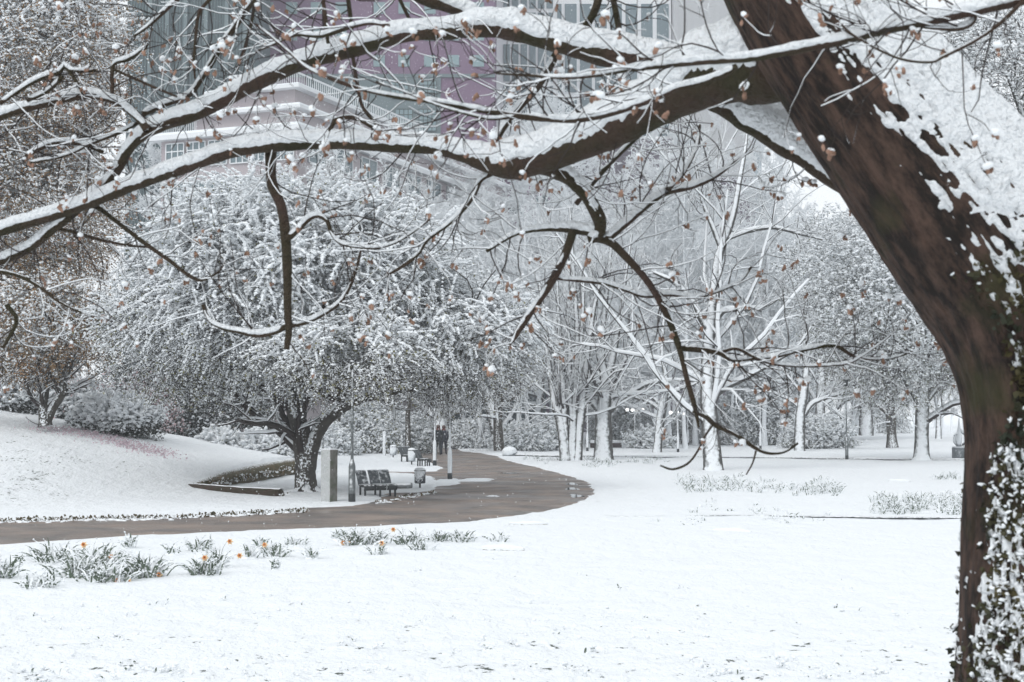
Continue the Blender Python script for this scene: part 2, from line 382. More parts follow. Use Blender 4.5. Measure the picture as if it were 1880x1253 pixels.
V = np.stack([px_, py_, pz], -1).reshape(-1, 3); j, i = np.meshgrid(np.arange(159), np.arange(89), indexing='ij')
tag(part('path', (V, np.stack([j * 90 + i, j * 90 + i + 1, j * 90 + 91 + i, j * 90 + 90 + i], -1).reshape(-1, 4)), pm), kind='structure')
wm = mat('puddle_water', (.10, .11, .12), .04, spec=.9)
def disc(a, b, hw, hd, z=.006, seed=0):
    c = gd(a, b); rx = gd(a + hw, b)[0] - c[0]; ry = gd(a, b - hd)[1] - c[1]; th = np.linspace(0, 2 * pi, 41)[:-1]
    k = 1 + .25 * np.sin(3 * th + seed) + .12 * np.sin(7 * th + 2 * seed)
    V = np.stack([c[0] + rx * k * np.cos(th), c[1] + ry * k * np.sin(th), 0 * th + z], -1)
    return np.vstack([V, [c[0], c[1], z]]), np.array([(i, (i + 1) % 40, 40) for i in range(40)])
tag(part('puddle', join(*[disc(*q) for q in [(800, 965, 62, 3.6, .006, 1), (1058, 911, 12, 3, .006, 2), (1050, 898, 12, 2, .006, 3), (1050, 889, 10, 2, .006, 4), (905, 911, 10, 1.4, .006, 5), (935, 869, 20, 1, .006, 6)]]), wm), kind='structure')

# ------------------------------------------------------------------ growing trees
def resample(P, t):
    K = P.shape[1]; u = t * (K - 1); i = np.minimum(u.astype(int), K - 2); f = (u - i)[:, None]; n = np.arange(len(P))
    return P[n, i] * (1 - f) + P[n, i + 1] * f, nrm(P[n, i + 1] - P[n, i]), i, f[:, 0]
def children(rng, P, R, n, t0=.3, t1=1., ang=50, angj=12, lr=.5, rr=.6, K=5, up=.05, wander=.15, flat=None, rmin=.006, tip=.35, taper=.5):
    N = len(P); idx = np.repeat(np.arange(N), n); t = rng.uniform(t0, t1, len(idx))
    base, T, i, f = resample(P[idx], t); L0 = np.linalg.norm(np.diff(P, axis=1), axis=-1).sum(1)[idx]
    r = R[idx][np.arange(len(idx)), i] * (1 - f) + R[idx][np.arange(len(idx)), i + 1] * f
    q = rng.normal(size=(len(idx), 3))
    if flat is not None: q[:, 1] *= flat
    q = nrm(q - (q * T).sum(1, keepdims=True) * T); a = np.radians(rng.normal(ang, angj, len(idx)))[:, None]
    d = nrm(np.cos(a) * T + np.sin(a) * q); L = L0 * lr * (1 - taper * t) * rng.uniform(.6, 1.25, len(idx)); pts = [base]; curl = rng.normal(size=d.shape) * wander * .6
    for k in range(K - 1):
        w = rng.normal(size=d.shape) * wander + curl
        if flat is not None: w[:, 1] *= flat
        d = nrm(d + w + np.array([0, 0, up])); pts.append(pts[-1] + d * (L / (K - 1))[:, None])
    P2 = np.stack(pts, 1); R2 = np.maximum(r * rr, rmin)[:, None] * np.linspace(1, tip, K)[None]
    return P2, R2
def snowtube(P, R, k=1.15, o=.75, sides=3, smin=.0):
    """a line of snow lying on each twig, thinner the steeper the twig"""
    T = nrm(np.gradient(P, axis=1)); W2 = np.array([-.08, -.30, .95]); n = W2 - (T * W2).sum(-1, keepdims=True) * T
    s = np.linalg.norm(n, axis=-1)
    return tubes(P + n * (R * o)[..., None], R * (k * (.35 + .65 * s)) * np.where(s < smin, .1, 1), sides)
def bare_tree(seed, H=16, r0=.28, n=(14, 9, 8, 4), lean=(0, 0), fork=.2, up1=.10, spread=.42, trunk=None, ang1=48, rfin=.012):
    rng = np.random.default_rng(seed)
    if trunk is None:
        K = 16; z = np.linspace(0, H, K); wob = np.cumsum(rng.normal(0, .10, (K, 2)), 0); wob -= wob[0]
        P0 = np.stack([wob[:, 0] + lean[0] * z, wob[:, 1] + lean[1] * z, z], -1)[None]
        R0 = (r0 * (1 - .85 * (z / H) ** 1.1) + r0 * .5 * np.exp(-z / .35))[None]
    else: P0, R0 = trunk
    P1, R1 = children(rng, P0, R0, n[0], fork, .97, ang1, 10, spread, .62, 9, up1, .13, taper=.55)
    P2, R2 = children(rng, P1, R1, n[1], .2, 1, 48, 14, .50, .55, 6, .06, .16)
    P3, R3 = children(rng, P2, R2, n[2], .15, 1, 45, 16, .48, .55, 5, .03, .2, rmin=rfin * 1.3)
    P4, R4 = children(rng, P3, R3, n[3], .2, 1, 42, 16, .55, .6, 4, .0, .22, rmin=rfin)
    tr = join(tubes(P0, R0, 14), tubes(P1, R1, 7), snowtube(P1, R1, 1.0, .45, 6))
    cr = join(tubes(P2, R2, 4), tubes(P3, R3, 3), tubes(P4, R4, 3)); sn = join(snowtube(P2, R2, 1.1, .6, 4), snowtube(P3, R3), snowtube(P4, R4))
    return tr, cr, sn
def crown_twigs(rng, c, rad, n, L=1.0, inner=.45, out=.7, down=.35, seed=0, hole=.36, zcut=None, K=5):
    c = np.array(c); rad = np.array(rad); pts = np.zeros((0, 3))
    while len(pts) < n:
        d = nrm(rng.normal(size=(n * 2, 3))); r = inner + (1 - inner) * rng.random(n * 2) ** .6
        lump = .74 + .5 * fnoise(d * 2.2 + seed, 1.0, seed, 3)
        p = c + d * rad * (r * lump)[:, None]
        keep = fnoise(p, .9, seed + 7, 2) > hole
        if zcut is not None: keep &= p[:, 2] > zcut
        pts = np.vstack([pts, p[keep]])
    pts = pts[:n]; o = nrm((pts - c) / rad)
    d = nrm(o * out + rng.normal(size=o.shape) * .55 + [0, 0, .15]); LL = L * rng.uniform(.5, 1.3, n); P = [pts]
    for k in range(K - 1):
        d = nrm(d + rng.normal(size=d.shape) * .18 + [0, 0, -down * .5]); P.append(P[-1] + d * (LL / (K - 1))[:, None])
    return np.stack(P, 1)
def along(rng, P, m):
    idx = np.repeat(np.arange(len(P)), m); t = rng.random(len(idx)); b, T, _, _ = resample(P[idx], t); return b, T
def foliage(seed, c, rad, n, L=1.0, tw=.010, lpt=8, lsize=.07, spt=8, ssize=.045, snow_bias=.5, eo=.42, **kw):
    """twigs, leaves and lumps of snow of one crown; snow is thickest where the crown is open to the sky"""
    rng = np.random.default_rng(seed); P = crown_twigs(rng, c, rad, n, L, seed=seed, **kw)
    R = np.repeat(np.linspace(tw, tw * .4, P.shape[1])[None], len(P), 0)
    lp, _ = along(rng, P, lpt); lp = lp + rng.normal(0, lsize * .5, lp.shape)
    sp, _ = along(rng, P, spt); rel = (sp - np.array(c)) / np.array(rad)
    expo = np.clip(rel[:, 2] * .85 - rel[:, 1] * .25 + eo, 0, 1)
    keep = rng.random(len(sp)) < snow_bias + (1 - snow_bias) * expo ** 1.2; keep &= rng.random(len(sp)) < .25 + 1.2 * expo + snow_bias
    sp = sp[keep]; sz = ssize * rng.uniform(.5, 1.35, len(sp)) * (.7 + .7 * expo[keep])
    S3 = np.stack([sz * rng.uniform(.8, 1.7, len(sp)), sz * .8, sz * .6], 1)
    sn = scatter(OCT, sp + [0, 0, .02], S3, rng, tilt=.35)
    return (tubes(P, R, 3), leaves(lp, lsize, rng), sn)

def put_tree(name, label, cat, base, tr, cr, sn, leaf=None, leafmat=None, bark='bark_far', group=None):
    t = thing(name, label, cat, base, group)
    part('trunk', tr, M[bark], t); c = part('crown', cr, M['twig_far'], t)
    if sn is not None: part('snow', sn, M['snow_soft'], c)
    if leaf is not None: part('leaves', leaf, leafmat, c)
    return t
def dup(root, loc, label, rz=0, sc=(1, 1, 1), group=None):
    r = root.copy(); COL.objects.link(r); r.location = [float(a) for a in loc]; r.rotation_euler = (0, 0, rz); r.scale = sc; r['label'] = label
    if group: r['group'] = group
    for ch in list(root.children):
        c = ch.copy(); COL.objects.link(c); c.parent = r
        for g in list(ch.children):
            d = g.copy(); COL.objects.link(d); d.parent = c
    return r
def pixpath(pts, Y, base, dz=None):
    """tree limb given as (px, py, half width px[, dY])"""
    sp = smooth_path([list(p) + [0] * (4 - len(p)) for p in pts], n=5); P, R = [], []
    for a, b, r, dy in sp:
        q = at(a, b, Y + dy); P.append(q - base); R.append(r * (Y + dy) / FPX)
    return np.array(P)[None], np.array(R)[None]

# ------------------------------------------------------------------ the big snowy tree by the bench
def central_tree():
    base = gd(562, 903); Y = base[1]; k = Y / FPX; rng = np.random.default_rng(11)
    t = thing('spreading_tree', 'wide fork-trunked tree with grey-green leaves under heavy snow, behind the stone pillar', 'tree', base)
    limbs = [[(566, 893, 12), (548, 903, 9, -.2), (532, 908, 6, -.4), (515, 911, 2, -.6)], [(560, 893, 12), (582, 903, 9, -.1), (598, 908, 6, -.2), (612, 910, 2, -.2)], [(562, 893, 12, -.1), (565, 906, 9, -.5), (572, 914, 5, -.9), (578, 918, 2, -1.2)],
             [(562, 912, 30), (562, 900, 23), (561, 880, 20), (560, 850, 19), (557, 820, 18), (552, 790, 17), (540, 755, 15), (528, 715, 12), (508, 670, 10), (475, 620, 8), (440, 560, 6), (420, 500, 4)],
             [(566, 862, 14, -.1), (572, 825, 14, -.1), (585, 790, 13, -.1), (603, 765, 14, -.2), (640, 740, 12, -.4), (700, 716, 10, -.8), (760, 697, 9, -1), (805, 680, 7, -1.2), (845, 645, 5, -1.4), (875, 610, 3, -1.5)],
             [(553, 800, 11, 0), (553, 760, 10, .3), (558, 715, 10, .6), (560, 660, 9, .9), (580, 590, 7, 1.2), (620, 500, 5, 1.4), (650, 420, 3, 1.5)],
             [(634, 744, 8, -.4), (618, 710, 8, -.6), (590, 678, 7, -.9), (560, 640, 6, -1.2), (530, 580, 5, -1.5), (520, 510, 3, -1.8)],
             [(540, 755, 9, 0), (505, 735, 8, .8), (450, 705, 7, 1.4), (380, 680, 6, 1.8), (310, 640, 5, 2), (240, 590, 3, 2.2)],
             [(805, 682, 6, -1.2), (798, 650, 5.5, -1.3), (795, 610, 5, -1.4), (780, 540, 3, -1.5)],
             [(530, 715, 8, 0), (500, 690, 7, -.8), (430, 640, 6, -1.8), (350, 590, 5, -2.6), (280, 540, 3, -3.0)]]
    tr = []; P1s = []
    for l in limbs:
        P, R = pixpath(l, Y, base); P[..., 2] = np.maximum(P[..., 2], -.02); tr.append(tubes(P, R, 14, jit=.10)); P1s.append((P, R))
    part('trunk', join(*tr), M['bark_dark'], t)
    P2, R2 = [], []
    for P, R in P1s[3:]:
        a, b = children(rng, P[:, 10:], R[:, 10:], 14, .1, 1, 55, 15, .45, .5, 8, .03, .16, taper=.2); P2.append(a); R2.append(b)
    P2 = np.concatenate(P2); R2 = np.concatenate(R2)
    P3, R3 = children(rng, P2, R2, 7, .15, 1, 45, 16, .55, .5, 6, -.02, .18, rmin=.012)
    cz = 2.6 + (755 - 535) * k; cx = (555 - CX) * k - base[0]
    F1 = foliage(21, (cx, 0, cz), (5.5, 5.0, 3.3), 8600, L=1.25, tw=.012, lpt=5, lsize=.066, spt=42, ssize=.043, eo=.62, snow_bias=.66, down=.42, hole=.40, zcut=3.5)
    F2 = foliage(22, (cx + 4.9, -.5, cz - 1.6), (2.5, 3.0, 2.0), 2000, L=1.2, tw=.012, lpt=4, lsize=.066, spt=34, ssize=.042, eo=.6, snow_bias=.66, down=.55, hole=.40, zcut=2.7)
    F3 = foliage(23, (cx - 4.0, .8, cz - 1.3), (2.7, 3.2, 1.9), 1700, L=1.1, tw=.012, lpt=6, lsize=.07, spt=22, ssize=.04, snow_bias=.55, down=.45, hole=.42, zcut=3.3)
    F4 = foliage(24, (cx + 1.9, -5.2, cz - 2.3), (2.2, 1.6, 1.1), 700, L=1.0, tw=.012, lpt=5, lsize=.07, spt=22, ssize=.042, snow_bias=.6, down=.5, hole=.42, zcut=3.4)
    c = part('crown', join(tubes(P2, R2, 5), tubes(P3, R3, 3), F1[0], F2[0], F3[0], F4[0]), M['bark_thin'], t)
    part('leaves', join(F1[1], F2[1], F3[1], F4[1]), M['leaf_olive'], c, smooth=False)
    part('snow', join(snowtube(P2, R2, .75, .5, 5), snowtube(P3, R3), F1[2], F2[2], F3[2], F4[2]), M['snow_soft'], c)
central_tree()

# ------------------------------------------------------------------ traced bare trees in the middle distance
def traced(name, label, limbs, basepx, seed, n=(9, 8, 6), Hk=.5, bark='bark_far', extra=None, up=.08, start=4, rfin=.013, lr=.6, Y=None):
    base = gd(*basepx) if Y is None else np.append(at(basepx[0], basepx[1], Y)[:2], 0); Y = base[1]; rng = np.random.default_rng(seed); t = thing(name, label, 'tree', base); tr = []; A = []; B = []
    for l in limbs:
        P, R = pixpath(l, Y, base); tr.append(tubes(P, R, 12, jit=.07))
        a, b = children(rng, P[:, start:], R[:, start:], n[0] + 2, .1, 1, 50, 14, lr, .38, 8, up, .14, taper=.3); A.append(a); B.append(b)
        if l is not limbs[0]: tr.append(snowtube(P, R, .85, .4, 8))
    P2, R2 = np.concatenate(A), np.concatenate(B)
    P3, R3 = children(rng, P2, R2, n[1], .15, 1, 45, 16, .5, .55, 6, .03, .18, rmin=rfin * 1.3)
    P4, R4 = children(rng, P3, R3, n[2], .15, 1, 42, 16, .55, .6, 4, 0, .22, rmin=rfin)
    part('trunk', join(*tr), M[bark], t); c = part('crown', join(tubes(P2, R2, 5), tubes(P3, R3, 3), tubes(P4, R4, 3)), M['twig_far'], t)
    part('snow', join(snowtube(P2, R2, 1.1, .6, 5), snowtube(P3, R3), snowtube(P4, R4)), M['snow_soft'], c)
    return t
traced('bare_tree', 'tall straight white-trunked bare tree standing alone on the lawn before the thicket',
       [[(1310, 868, 21), (1309, 850, 18), (1305, 800, 16), (1301, 740, 15), (1299, 690, 13), (1301, 640, 12), (1305, 590, 10), (1310, 540, 9), (1320, 470, 8), (1345, 400, 6), (1358, 330, 5), (1370, 260, 3), (1372, 200, 2)],
        [(1301, 735, 8), (1330, 712, 7), (1365, 695, 6), (1410, 670, 5), (1460, 640, 3), (1490, 600, 2)],
        [(1308, 615, 8), (1290, 590, 7), (1275, 560, 6), (1240, 520, 5), (1200, 500, 3)],
        [(1312, 590, 7), (1330, 570, 6), (1370, 568, 5), (1410, 560, 3), (1440, 540, 2)],
        [(1325, 460, 5), (1310, 420, 5), (1290, 370, 4), (1280, 320, 3), (1270, 270, 2)],
        [(1330, 440, 5), (1370, 425, 5), (1420, 418, 4), (1470, 430, 3), (1510, 440, 2)]], (1310, 866), 31, n=(9, 8, 5))
traced('bare_tree', 'thick-trunked bare tree with one long snowy limb arching out to the right',
       [[(1108, 850, 22), (1108, 835, 18), (1108, 800, 16), (1108, 765, 15), (1110, 735, 13), (1112, 700, 11), (1105, 670, 8), (1095, 620, 6), (1088, 560, 5), (1085, 500, 3)],
        [(1116, 755, 8), (1135, 738, 7), (1160, 720, 6), (1190, 704, 5), (1225, 699, 4), (1262, 698, 3), (1290, 700, 2)],
        [(1103, 765, 6), (1092, 745, 6), (1075, 730, 5), (1050, 715, 4), (1020, 690, 3), (990, 680, 2)],
        [(1112, 705, 8), (1122, 670, 7), (1130, 630, 6), (1140, 570, 4), (1150, 500, 3), (1160, 430, 2)],
        [(1110, 700, 6), (1106, 640, 5), (1110, 570, 5), (1118, 500, 4), (1125, 420, 2)]], (1108, 846), 32, n=(9, 8, 5))
traced('bare_tree', 'bare tree whose six slim stems rise from one foot at the path bend',
       [[(1038, 850, 11), (1036, 820, 10), (1030, 780, 9), (1020, 745, 8), (1012, 700, 6), (1005, 650, 5), (1000, 590, 4), (990, 520, 3)],
        [(1040, 845, 10), (1037, 800, 8), (1036, 750, 7), (1034, 700, 6), (1030, 650, 5), (1026, 580, 4), (1022, 500, 2)],
        [(1052, 848, 8), (1053, 800, 7), (1055, 750, 6), (1058, 690, 6), (1060, 620, 5), (1056, 540, 4), (1050, 450, 3), (1046, 380, 2)],
        [(1060, 848, 9), (1064, 800, 7), (1070, 745, 7), (1075, 690, 6), (1082, 630, 5), (1092, 560, 4), (1110, 490, 3)],
        [(1062, 848, 7), (1062, 790, 6), (1068, 730, 5), (1066, 660, 4), (1070, 580, 4), (1072, 500, 3)],
        [(1045, 846, 7), (1050, 780, 5), (1045, 710, 5), (1046, 640, 4), (1040, 560, 3)]], (1050, 847), 33, n=(7, 7, 5), up=.14)
traced('bare_tree', 'leaning pale-faced bare tree beside the far end of the path, left of the ivy-speckled trunk',
       [[(922, 826, 16), (918, 810, 14), (910, 780, 12), (903, 750, 11), (893, 725, 9), (880, 690, 7), (870, 640, 5), (872, 580, 3)],
        [(898, 740, 5), (880, 722, 4), (870, 705, 3), (850, 680, 2)], [(900, 735, 6), (915, 700, 5), (930, 640, 4), (935, 570, 3)]], (922, 824), 34, n=(8, 7, 5), Y=93)
traced('bare_tree', 'dark upright bare tree speckled with snow to the right of the leaning pale trunk',
       [[(916, 828, 10, -1), (915, 800, 9, -1), (914, 760, 8, -1), (918, 730, 8, -1), (925, 690, 6, -1), (930, 640, 4, -1), (940, 560, 3, -1)],
        [(914, 745, 5), (935, 735, 4), (955, 720, 3), (990, 700, 2)]], (928, 826), 35, bark='bark_dark', n=(8, 7, 5), Y=90)
traced('bare_tree', 'slim bare tree with white-faced trunk behind the snow-buried bushes',
       [[(988, 806, 11), (988, 780, 9), (989, 755, 8), (992, 725, 7), (993, 690, 6), (990, 640, 5), (985, 580, 4), (975, 510, 2)],
        [(988, 742, 4), (965, 742, 3), (940, 748, 3), (915, 750, 2)], [(990, 728, 5), (970, 722, 4), (945, 722, 3), (925, 724, 2)]], (988, 810), 36, n=(8, 7, 5), Y=104)
traced('bare_tree', 'dark-sided leaning bare tree in front of the long flat-roofed building',
       [[(1206, 838, 10), (1208, 815, 8), (1211, 785, 8), (1216, 750, 8), (1222, 720, 7), (1222, 690, 5), (1215, 640, 4), (1220, 580, 3)],
        [(1212, 752, 5), (1190, 738, 4), (1160, 728, 3), (1130, 722, 2)], [(1220, 735, 5), (1245, 715, 4), (1275, 705, 3), (1310, 680, 2)], [(1214, 745, 4), (1195, 728, 3), (1165, 713, 2), (1140, 712, 2)]], (1206, 832), 37, n=(8, 7, 5))
traced('bare_tree', 'pale bare tree with long limb rising right, left one of the pair beyond the lawn',
       [[(1468, 840, 11), (1468, 800, 10), (1470, 760, 9), (1476, 720, 8), (1480, 680, 6), (1475, 620, 5), (1480, 550, 4), (1490, 480, 2)],
        [(1476, 762, 5), (1490, 742, 5), (1510, 733, 4), (1535, 725, 4), (1560, 716, 3), (1600, 700, 2)]], (1468, 828), 38, n=(9, 8, 5), Y=92)
traced('bare_tree', 'upright bare tree with grey straight trunk nearest the grey lamp post on its left',
       [[(1505, 820, 11), (1505, 790, 9), (1506, 750, 9), (1508, 700, 8), (1508, 640, 6), (1510, 570, 5), (1505, 500, 3)],
        [(1508, 730, 5), (1525, 745, 4), (1540, 760, 3), (1550, 775, 2)]], (1505, 812), 39, n=(9, 8, 5), Y=104)
traced('bare_tree', 'small bare tree forking low just left of the grey lamp post',
       [[(1533, 812, 7), (1533, 790, 6), (1535, 775, 5), (1530, 750, 4), (1520, 720, 3), (1518, 680, 2)], [(1536, 778, 4), (1550, 762, 3), (1575, 745, 2), (1600, 735, 2)]], (1533, 808), 40, n=(8, 7, 5), Y=115)
traced('bare_tree', 'hazy bare tree with a leaning double trunk far down the white lawn',
       [[(1565, 797, 8), (1568, 770, 6), (1573, 745, 5), (1580, 715, 4), (1590, 680, 3), (1600, 640, 2)], [(1574, 796, 7), (1573, 770, 6), (1578, 760, 4), (1600, 748, 3), (1625, 742, 2)]], (1570, 795), 41, n=(9, 8, 5), Y=140)
traced('bare_tree', 'short-trunked dark bare tree in the haze behind the leafy lawn tree',
       [[(1638, 822, 12), (1637, 800, 9), (1636, 775, 9), (1634, 740, 8), (1630, 700, 6), (1625, 650, 4), (1620, 590, 3)],
        [(1630, 760, 4), (1610, 745, 3), (1585, 738, 2)]], (1638, 818), 42, n=(9, 8, 5), bark='bark_dark', Y=98)
traced('bare_tree', 'slim pale bare tree between the leafy lawn tree and the sculpture',
       [[(1723, 806, 6), (1723, 780, 5), (1724, 750, 5), (1726, 720, 4), (1730, 680, 3), (1728, 620, 2)], [(1724, 765, 3), (1740, 760, 2), (1758, 758, 2)]], (1723, 803), 43, n=(9, 8, 5), Y=122)
traced('bare_tree', 'broad dark bare tree with a pale-faced trunk directly behind the two walkers',
       [[(812, 824, 26), (812, 805, 20), (811, 775, 17), (810, 745, 16), (812, 700, 13), (815, 640, 10), (820, 570, 7), (822, 500, 4)], [(806, 742, 7), (790, 710, 6), (775, 670, 4), (770, 620, 3)]], (812, 822), 44, n=(8, 7, 4), Y=100)

for i, (px, H, lab) in enumerate([(345, 17, 'slender bare tree with fine dark twigs before the left end of the stepped building'), (470, 18.5, 'slender bare tree with fine dark twigs rising behind the spreading tree before the cornice corner'), (600, 17, 'slender bare tree with fine upright twigs before the receding side of the stepped building'), (735, 17, 'slender bare tree with fine twigs before the mauve block, above the walkers')]):
    tr, cr, sn = bare_tree(700 + i, H=H, r0=.16, n=(20, 9, 7, 3), spread=.34, rfin=.009, up1=.16)
    put_tree('slender_tree', lab, 'tree', ((px - CX) * 78 / FPX, 78 + 2 * i, 0), tr, cr, sn, bark='bark_dark', group='slender trees before the stepped building')

# ------------------------------------------------------------------ leafy trees
def leafy(name, label, limbs, basepx, Y, crowns, lm, seed, bark='bark_far', z0=None):
    b = at(basepx[0], basepx[1], Y); base = np.array([b[0], b[1], z0 if z0 is not None else 0.0]); t = thing(name, label, 'tree', base); rng = np.random.default_rng(seed); tr = []; A = []; B = []
    for l in limbs:
        P, R = pixpath(l, Y, base); tr.append(tubes(P, R, 12, jit=.07))
        a, b_ = children(rng, P[:, 4:], R[:, 4:], 14, .1, 1, 55, 14, .4, .5, 8, .05, .15, taper=.3); A.append(a); B.append(b_)
    P2, R2 = np.concatenate(A), np.concatenate(B); P3, R3 = children(rng, P2, R2, 6, .15, 1, 45, 16, .5, .55, 6, .0, .18, rmin=.012)
    fs = []
    for i, (a, b_, hw, hh, n, kw) in enumerate(crowns):
        dy = kw.pop('dy', 0.); c = at(a, b_, Y + dy) - base; k = Y / FPX
        fs.append(foliage(seed + 50 + i, c, (hw * k, kw.pop('ry', hw * k * .8), hh * k), n, **kw))
    part('trunk', join(*tr), M[bark], t)
    c = part('crown', join(tubes(P2, R2, 5), tubes(P3, R3, 3), *[f[0] for f in fs]), M['bark_thin'], t)
    part('leaves', join(*[f[1] for f in fs]), lm, c, smooth=False)
    part('snow', join(snowtube(P2, R2, 1.1, .6, 4), snowtube(P3, R3), *[f[2] for f in fs]), M['snow_soft'], c)
    return t
leafy('leafy_tree', 'grey-green leafy tree with flared straight trunk on the open lawn, left of the sculpture',
      [[(1692, 850, 24), (1692, 840, 16), (1692, 810, 13), (1693, 770, 13), (1694, 735, 12), (1700, 690, 9), (1705, 620, 7), (1700, 540, 5), (1690, 470, 3)],
       [(1690, 745, 7), (1670, 710, 6), (1640, 670, 5), (1600, 630, 3)], [(1698, 740, 6), (1730, 700, 5), (1770, 650, 4), (1800, 600, 3)]], (1692, 847), 74,
      [(1660, 600, 165, 150, 3000, dict(L=1.5, hole=.43, lpt=6, lsize=.09, spt=11, ssize=.065, snow_bias=.5, down=.4)), (1610, 520, 190, 140, 2400, dict(L=1.6, hole=.43, lpt=5, lsize=.09, spt=11, ssize=.065, snow_bias=.5, dy=3))], M['leaf_green'], 61)
leafy('leafy_tree', 'pale leafy tree filling the gap between the leaning foreground trunk and the lone white-trunked tree',
      [[(1590, 800, 14), (1590, 760, 12), (1588, 700, 10), (1585, 620, 8), (1580, 540, 5), (1575, 470, 3)]], (1590, 805), 128,
      [(1560, 560, 110, 150, 2600, dict(L=1.8, tw=.02, lpt=7, lsize=.14, spt=9, ssize=.10, snow_bias=.6)), (1490, 500, 90, 100, 1500, dict(L=1.8, tw=.02, lpt=6, lsize=.14, spt=9, ssize=.10, snow_bias=.65))], M['leaf_green'], 66)
leafy('leafy_tree', 'dense snow-flecked tree crown showing above the leaning trunk at the upper right',
      [[(1990, 900, 20), (1985, 700, 16), (1960, 500, 12), (1920, 350, 9), (1880, 220, 6), (1850, 140, 3)], [(1960, 480, 8), (1880, 330, 6), (1800, 230, 4), (1740, 160, 2)]], (1990, 905), 52,
      [(1860, 190, 190, 170, 3200, dict(L=1.2, tw=.012, lpt=4, lsize=.06, spt=7, ssize=.045, snow_bias=.35, hole=.3)), (1960, 420, 150, 150, 1500, dict(L=1.2, lpt=4, lsize=.06, spt=6, ssize=.04, snow_bias=.35))], M['leaf_dark'], 62)
zl = float(height(-24.5, 58))
leafy('russet_tree', 'large russet-leaved tree under snow filling the upper left corner',
      [[(-160, 760, 40), (-150, 600, 34), (-130, 450, 28), (-90, 300, 20), (-40, 180, 14), (20, 90, 10), (80, 20, 6)],
       [(-120, 420, 18), (-40, 360, 13), (60, 300, 9), (140, 250, 6), (200, 210, 3)], [(-60, 200, 12), (0, 70, 10), (60, 60, 9), (120, 60, 6), (190, 30, 3)], [(-130, 500, 14), (-50, 480, 10), (40, 470, 7), (130, 480, 4)]], (-160, 765), 58,
      [(40, 120, 215, 200, 4800, dict(L=1.1, lpt=12, lsize=.085, spt=15, ssize=.050, snow_bias=.55, hole=.42)), (20, 390, 205, 170, 3800, dict(L=1.1, lpt=14, lsize=.085, spt=12, ssize=.045, snow_bias=.5, hole=.42, dy=1)),
       (-60, 250, 200, 260, 2000, dict(L=1.1, lpt=9, lsize=.085, spt=7, ssize=.05, snow_bias=.4, dy=-1))], M['leaf_russet'], 63, bark='bark_dark', z0=zl)
zf = float(height(-17.8, 52))
leafy('small_forked_tree', 'small forked tree with russet leaves and pink blossom on the crest of the bank',
      [[(84, 782, 13), (82, 765, 11), (80, 740, 9), (84, 705, 8), (92, 670, 7), (100, 620, 5), (90, 560, 3)], [(86, 774, 9), (98, 748, 8), (112, 725, 8), (116, 700, 7), (115, 672, 6), (120, 620, 4), (140, 570, 3)]], (84, 778), 52,
      [(80, 600, 140, 80, 1500, dict(L=.9, lpt=13, lsize=.08, spt=5, ssize=.05, snow_bias=.4, hole=.36)), (30, 660, 90, 45, 500, dict(L=.8, lpt=8, lsize=.08, spt=7, ssize=.05, snow_bias=.4))], M['leaf_russet'], 64, bark='bark_dark', z0=zf)

# ------------------------------------------------------------------ shrubs
def shrub(name, label, cat, px, py, Y, hw, hh, n, lm, seed, z=None, ry=None, **kw):
    z = float(height((px - CX) * Y / FPX, Y)) if z is None else z
    x = (px - CX) * Y / FPX; k = Y / FPX; base = (x, Y, z); t = thing(name, label, cat, base)
    a = dict(L=.5, tw=.008, lpt=9, lsize=.06, spt=11, ssize=.045, snow_bias=.35, inner=.3, down=.2, hole=.25, zcut=.02); a.update(kw)
    F = foliage(seed, (0, 0, hh * k * .35), (hw * k, ry or hw * k * .6, hh * k), n, **a)
    part('stems', F[0], M['bark_thin'], t); part('leaves', F[1], lm, t, smooth=False); part('snow', F[2], M['snow_soft'], t)
    return t
shrub('evergreen_bush', 'domed evergreen bush capped with thick snow right of the small forked tree', 'bush', 212, 778, 55, 74, 44, 1700, M['leaf_dark'], 71, snow_bias=.02, eo=.12, ssize=.075, spt=46, lsize=.09)
shrub('evergreen_bush', 'snow-capped evergreen bush behind the foot of the small forked tree', 'bush', 125, 765, 58, 62, 48, 1300, M['leaf_dark'], 72, snow_bias=.02, eo=.2, ssize=.075, spt=42, lsize=.09)
shrub('evergreen_bush', 'dark snow-topped bush at the left edge of the photo on the bank', 'bush', 20, 750, 58, 75, 52, 1200, M['leaf_dark'], 73, snow_bias=.02, eo=.2, ssize=.075, spt=42, lsize=.09)
shrub('blossom_shrub', 'loose wispy shrub with pale pink flowers beside the domed evergreen bush', 'shrub', 150, 770, 57.5, 55, 95, 240, M['leaf_pink'], 74, lpt=6, lsize=.07, spt=7, snow_bias=.5, hole=.4, zcut=.1)
shrub('blossom_shrub', 'pink-flowered shrub in the dark hollow between bank and hedge', 'shrub', 275, 760, 62, 60, 90, 420, M['leaf_pink'], 75, lpt=4, lsize=.08, spt=4, snow_bias=.3, hole=.42)
shrub('dark_thicket', 'tall dark evergreen thicket behind the low hedge, left of the spreading tree', 'shrub', 400, 810, 66, 125, 190, 4200, M['leaf_dark'], 76, z=0, ry=2.0, L=.8, lsize=.10, spt=5, ssize=.05, snow_bias=.15)
shrub('dark_thicket', 'dark evergreen thicket at the back of the hollow under the russet tree', 'shrub', 265, 790, 69, 100, 170, 2600, M['leaf_dark'], 77, z=0, ry=2, L=.8, lsize=.10, spt=5, ssize=.05, snow_bias=.15)
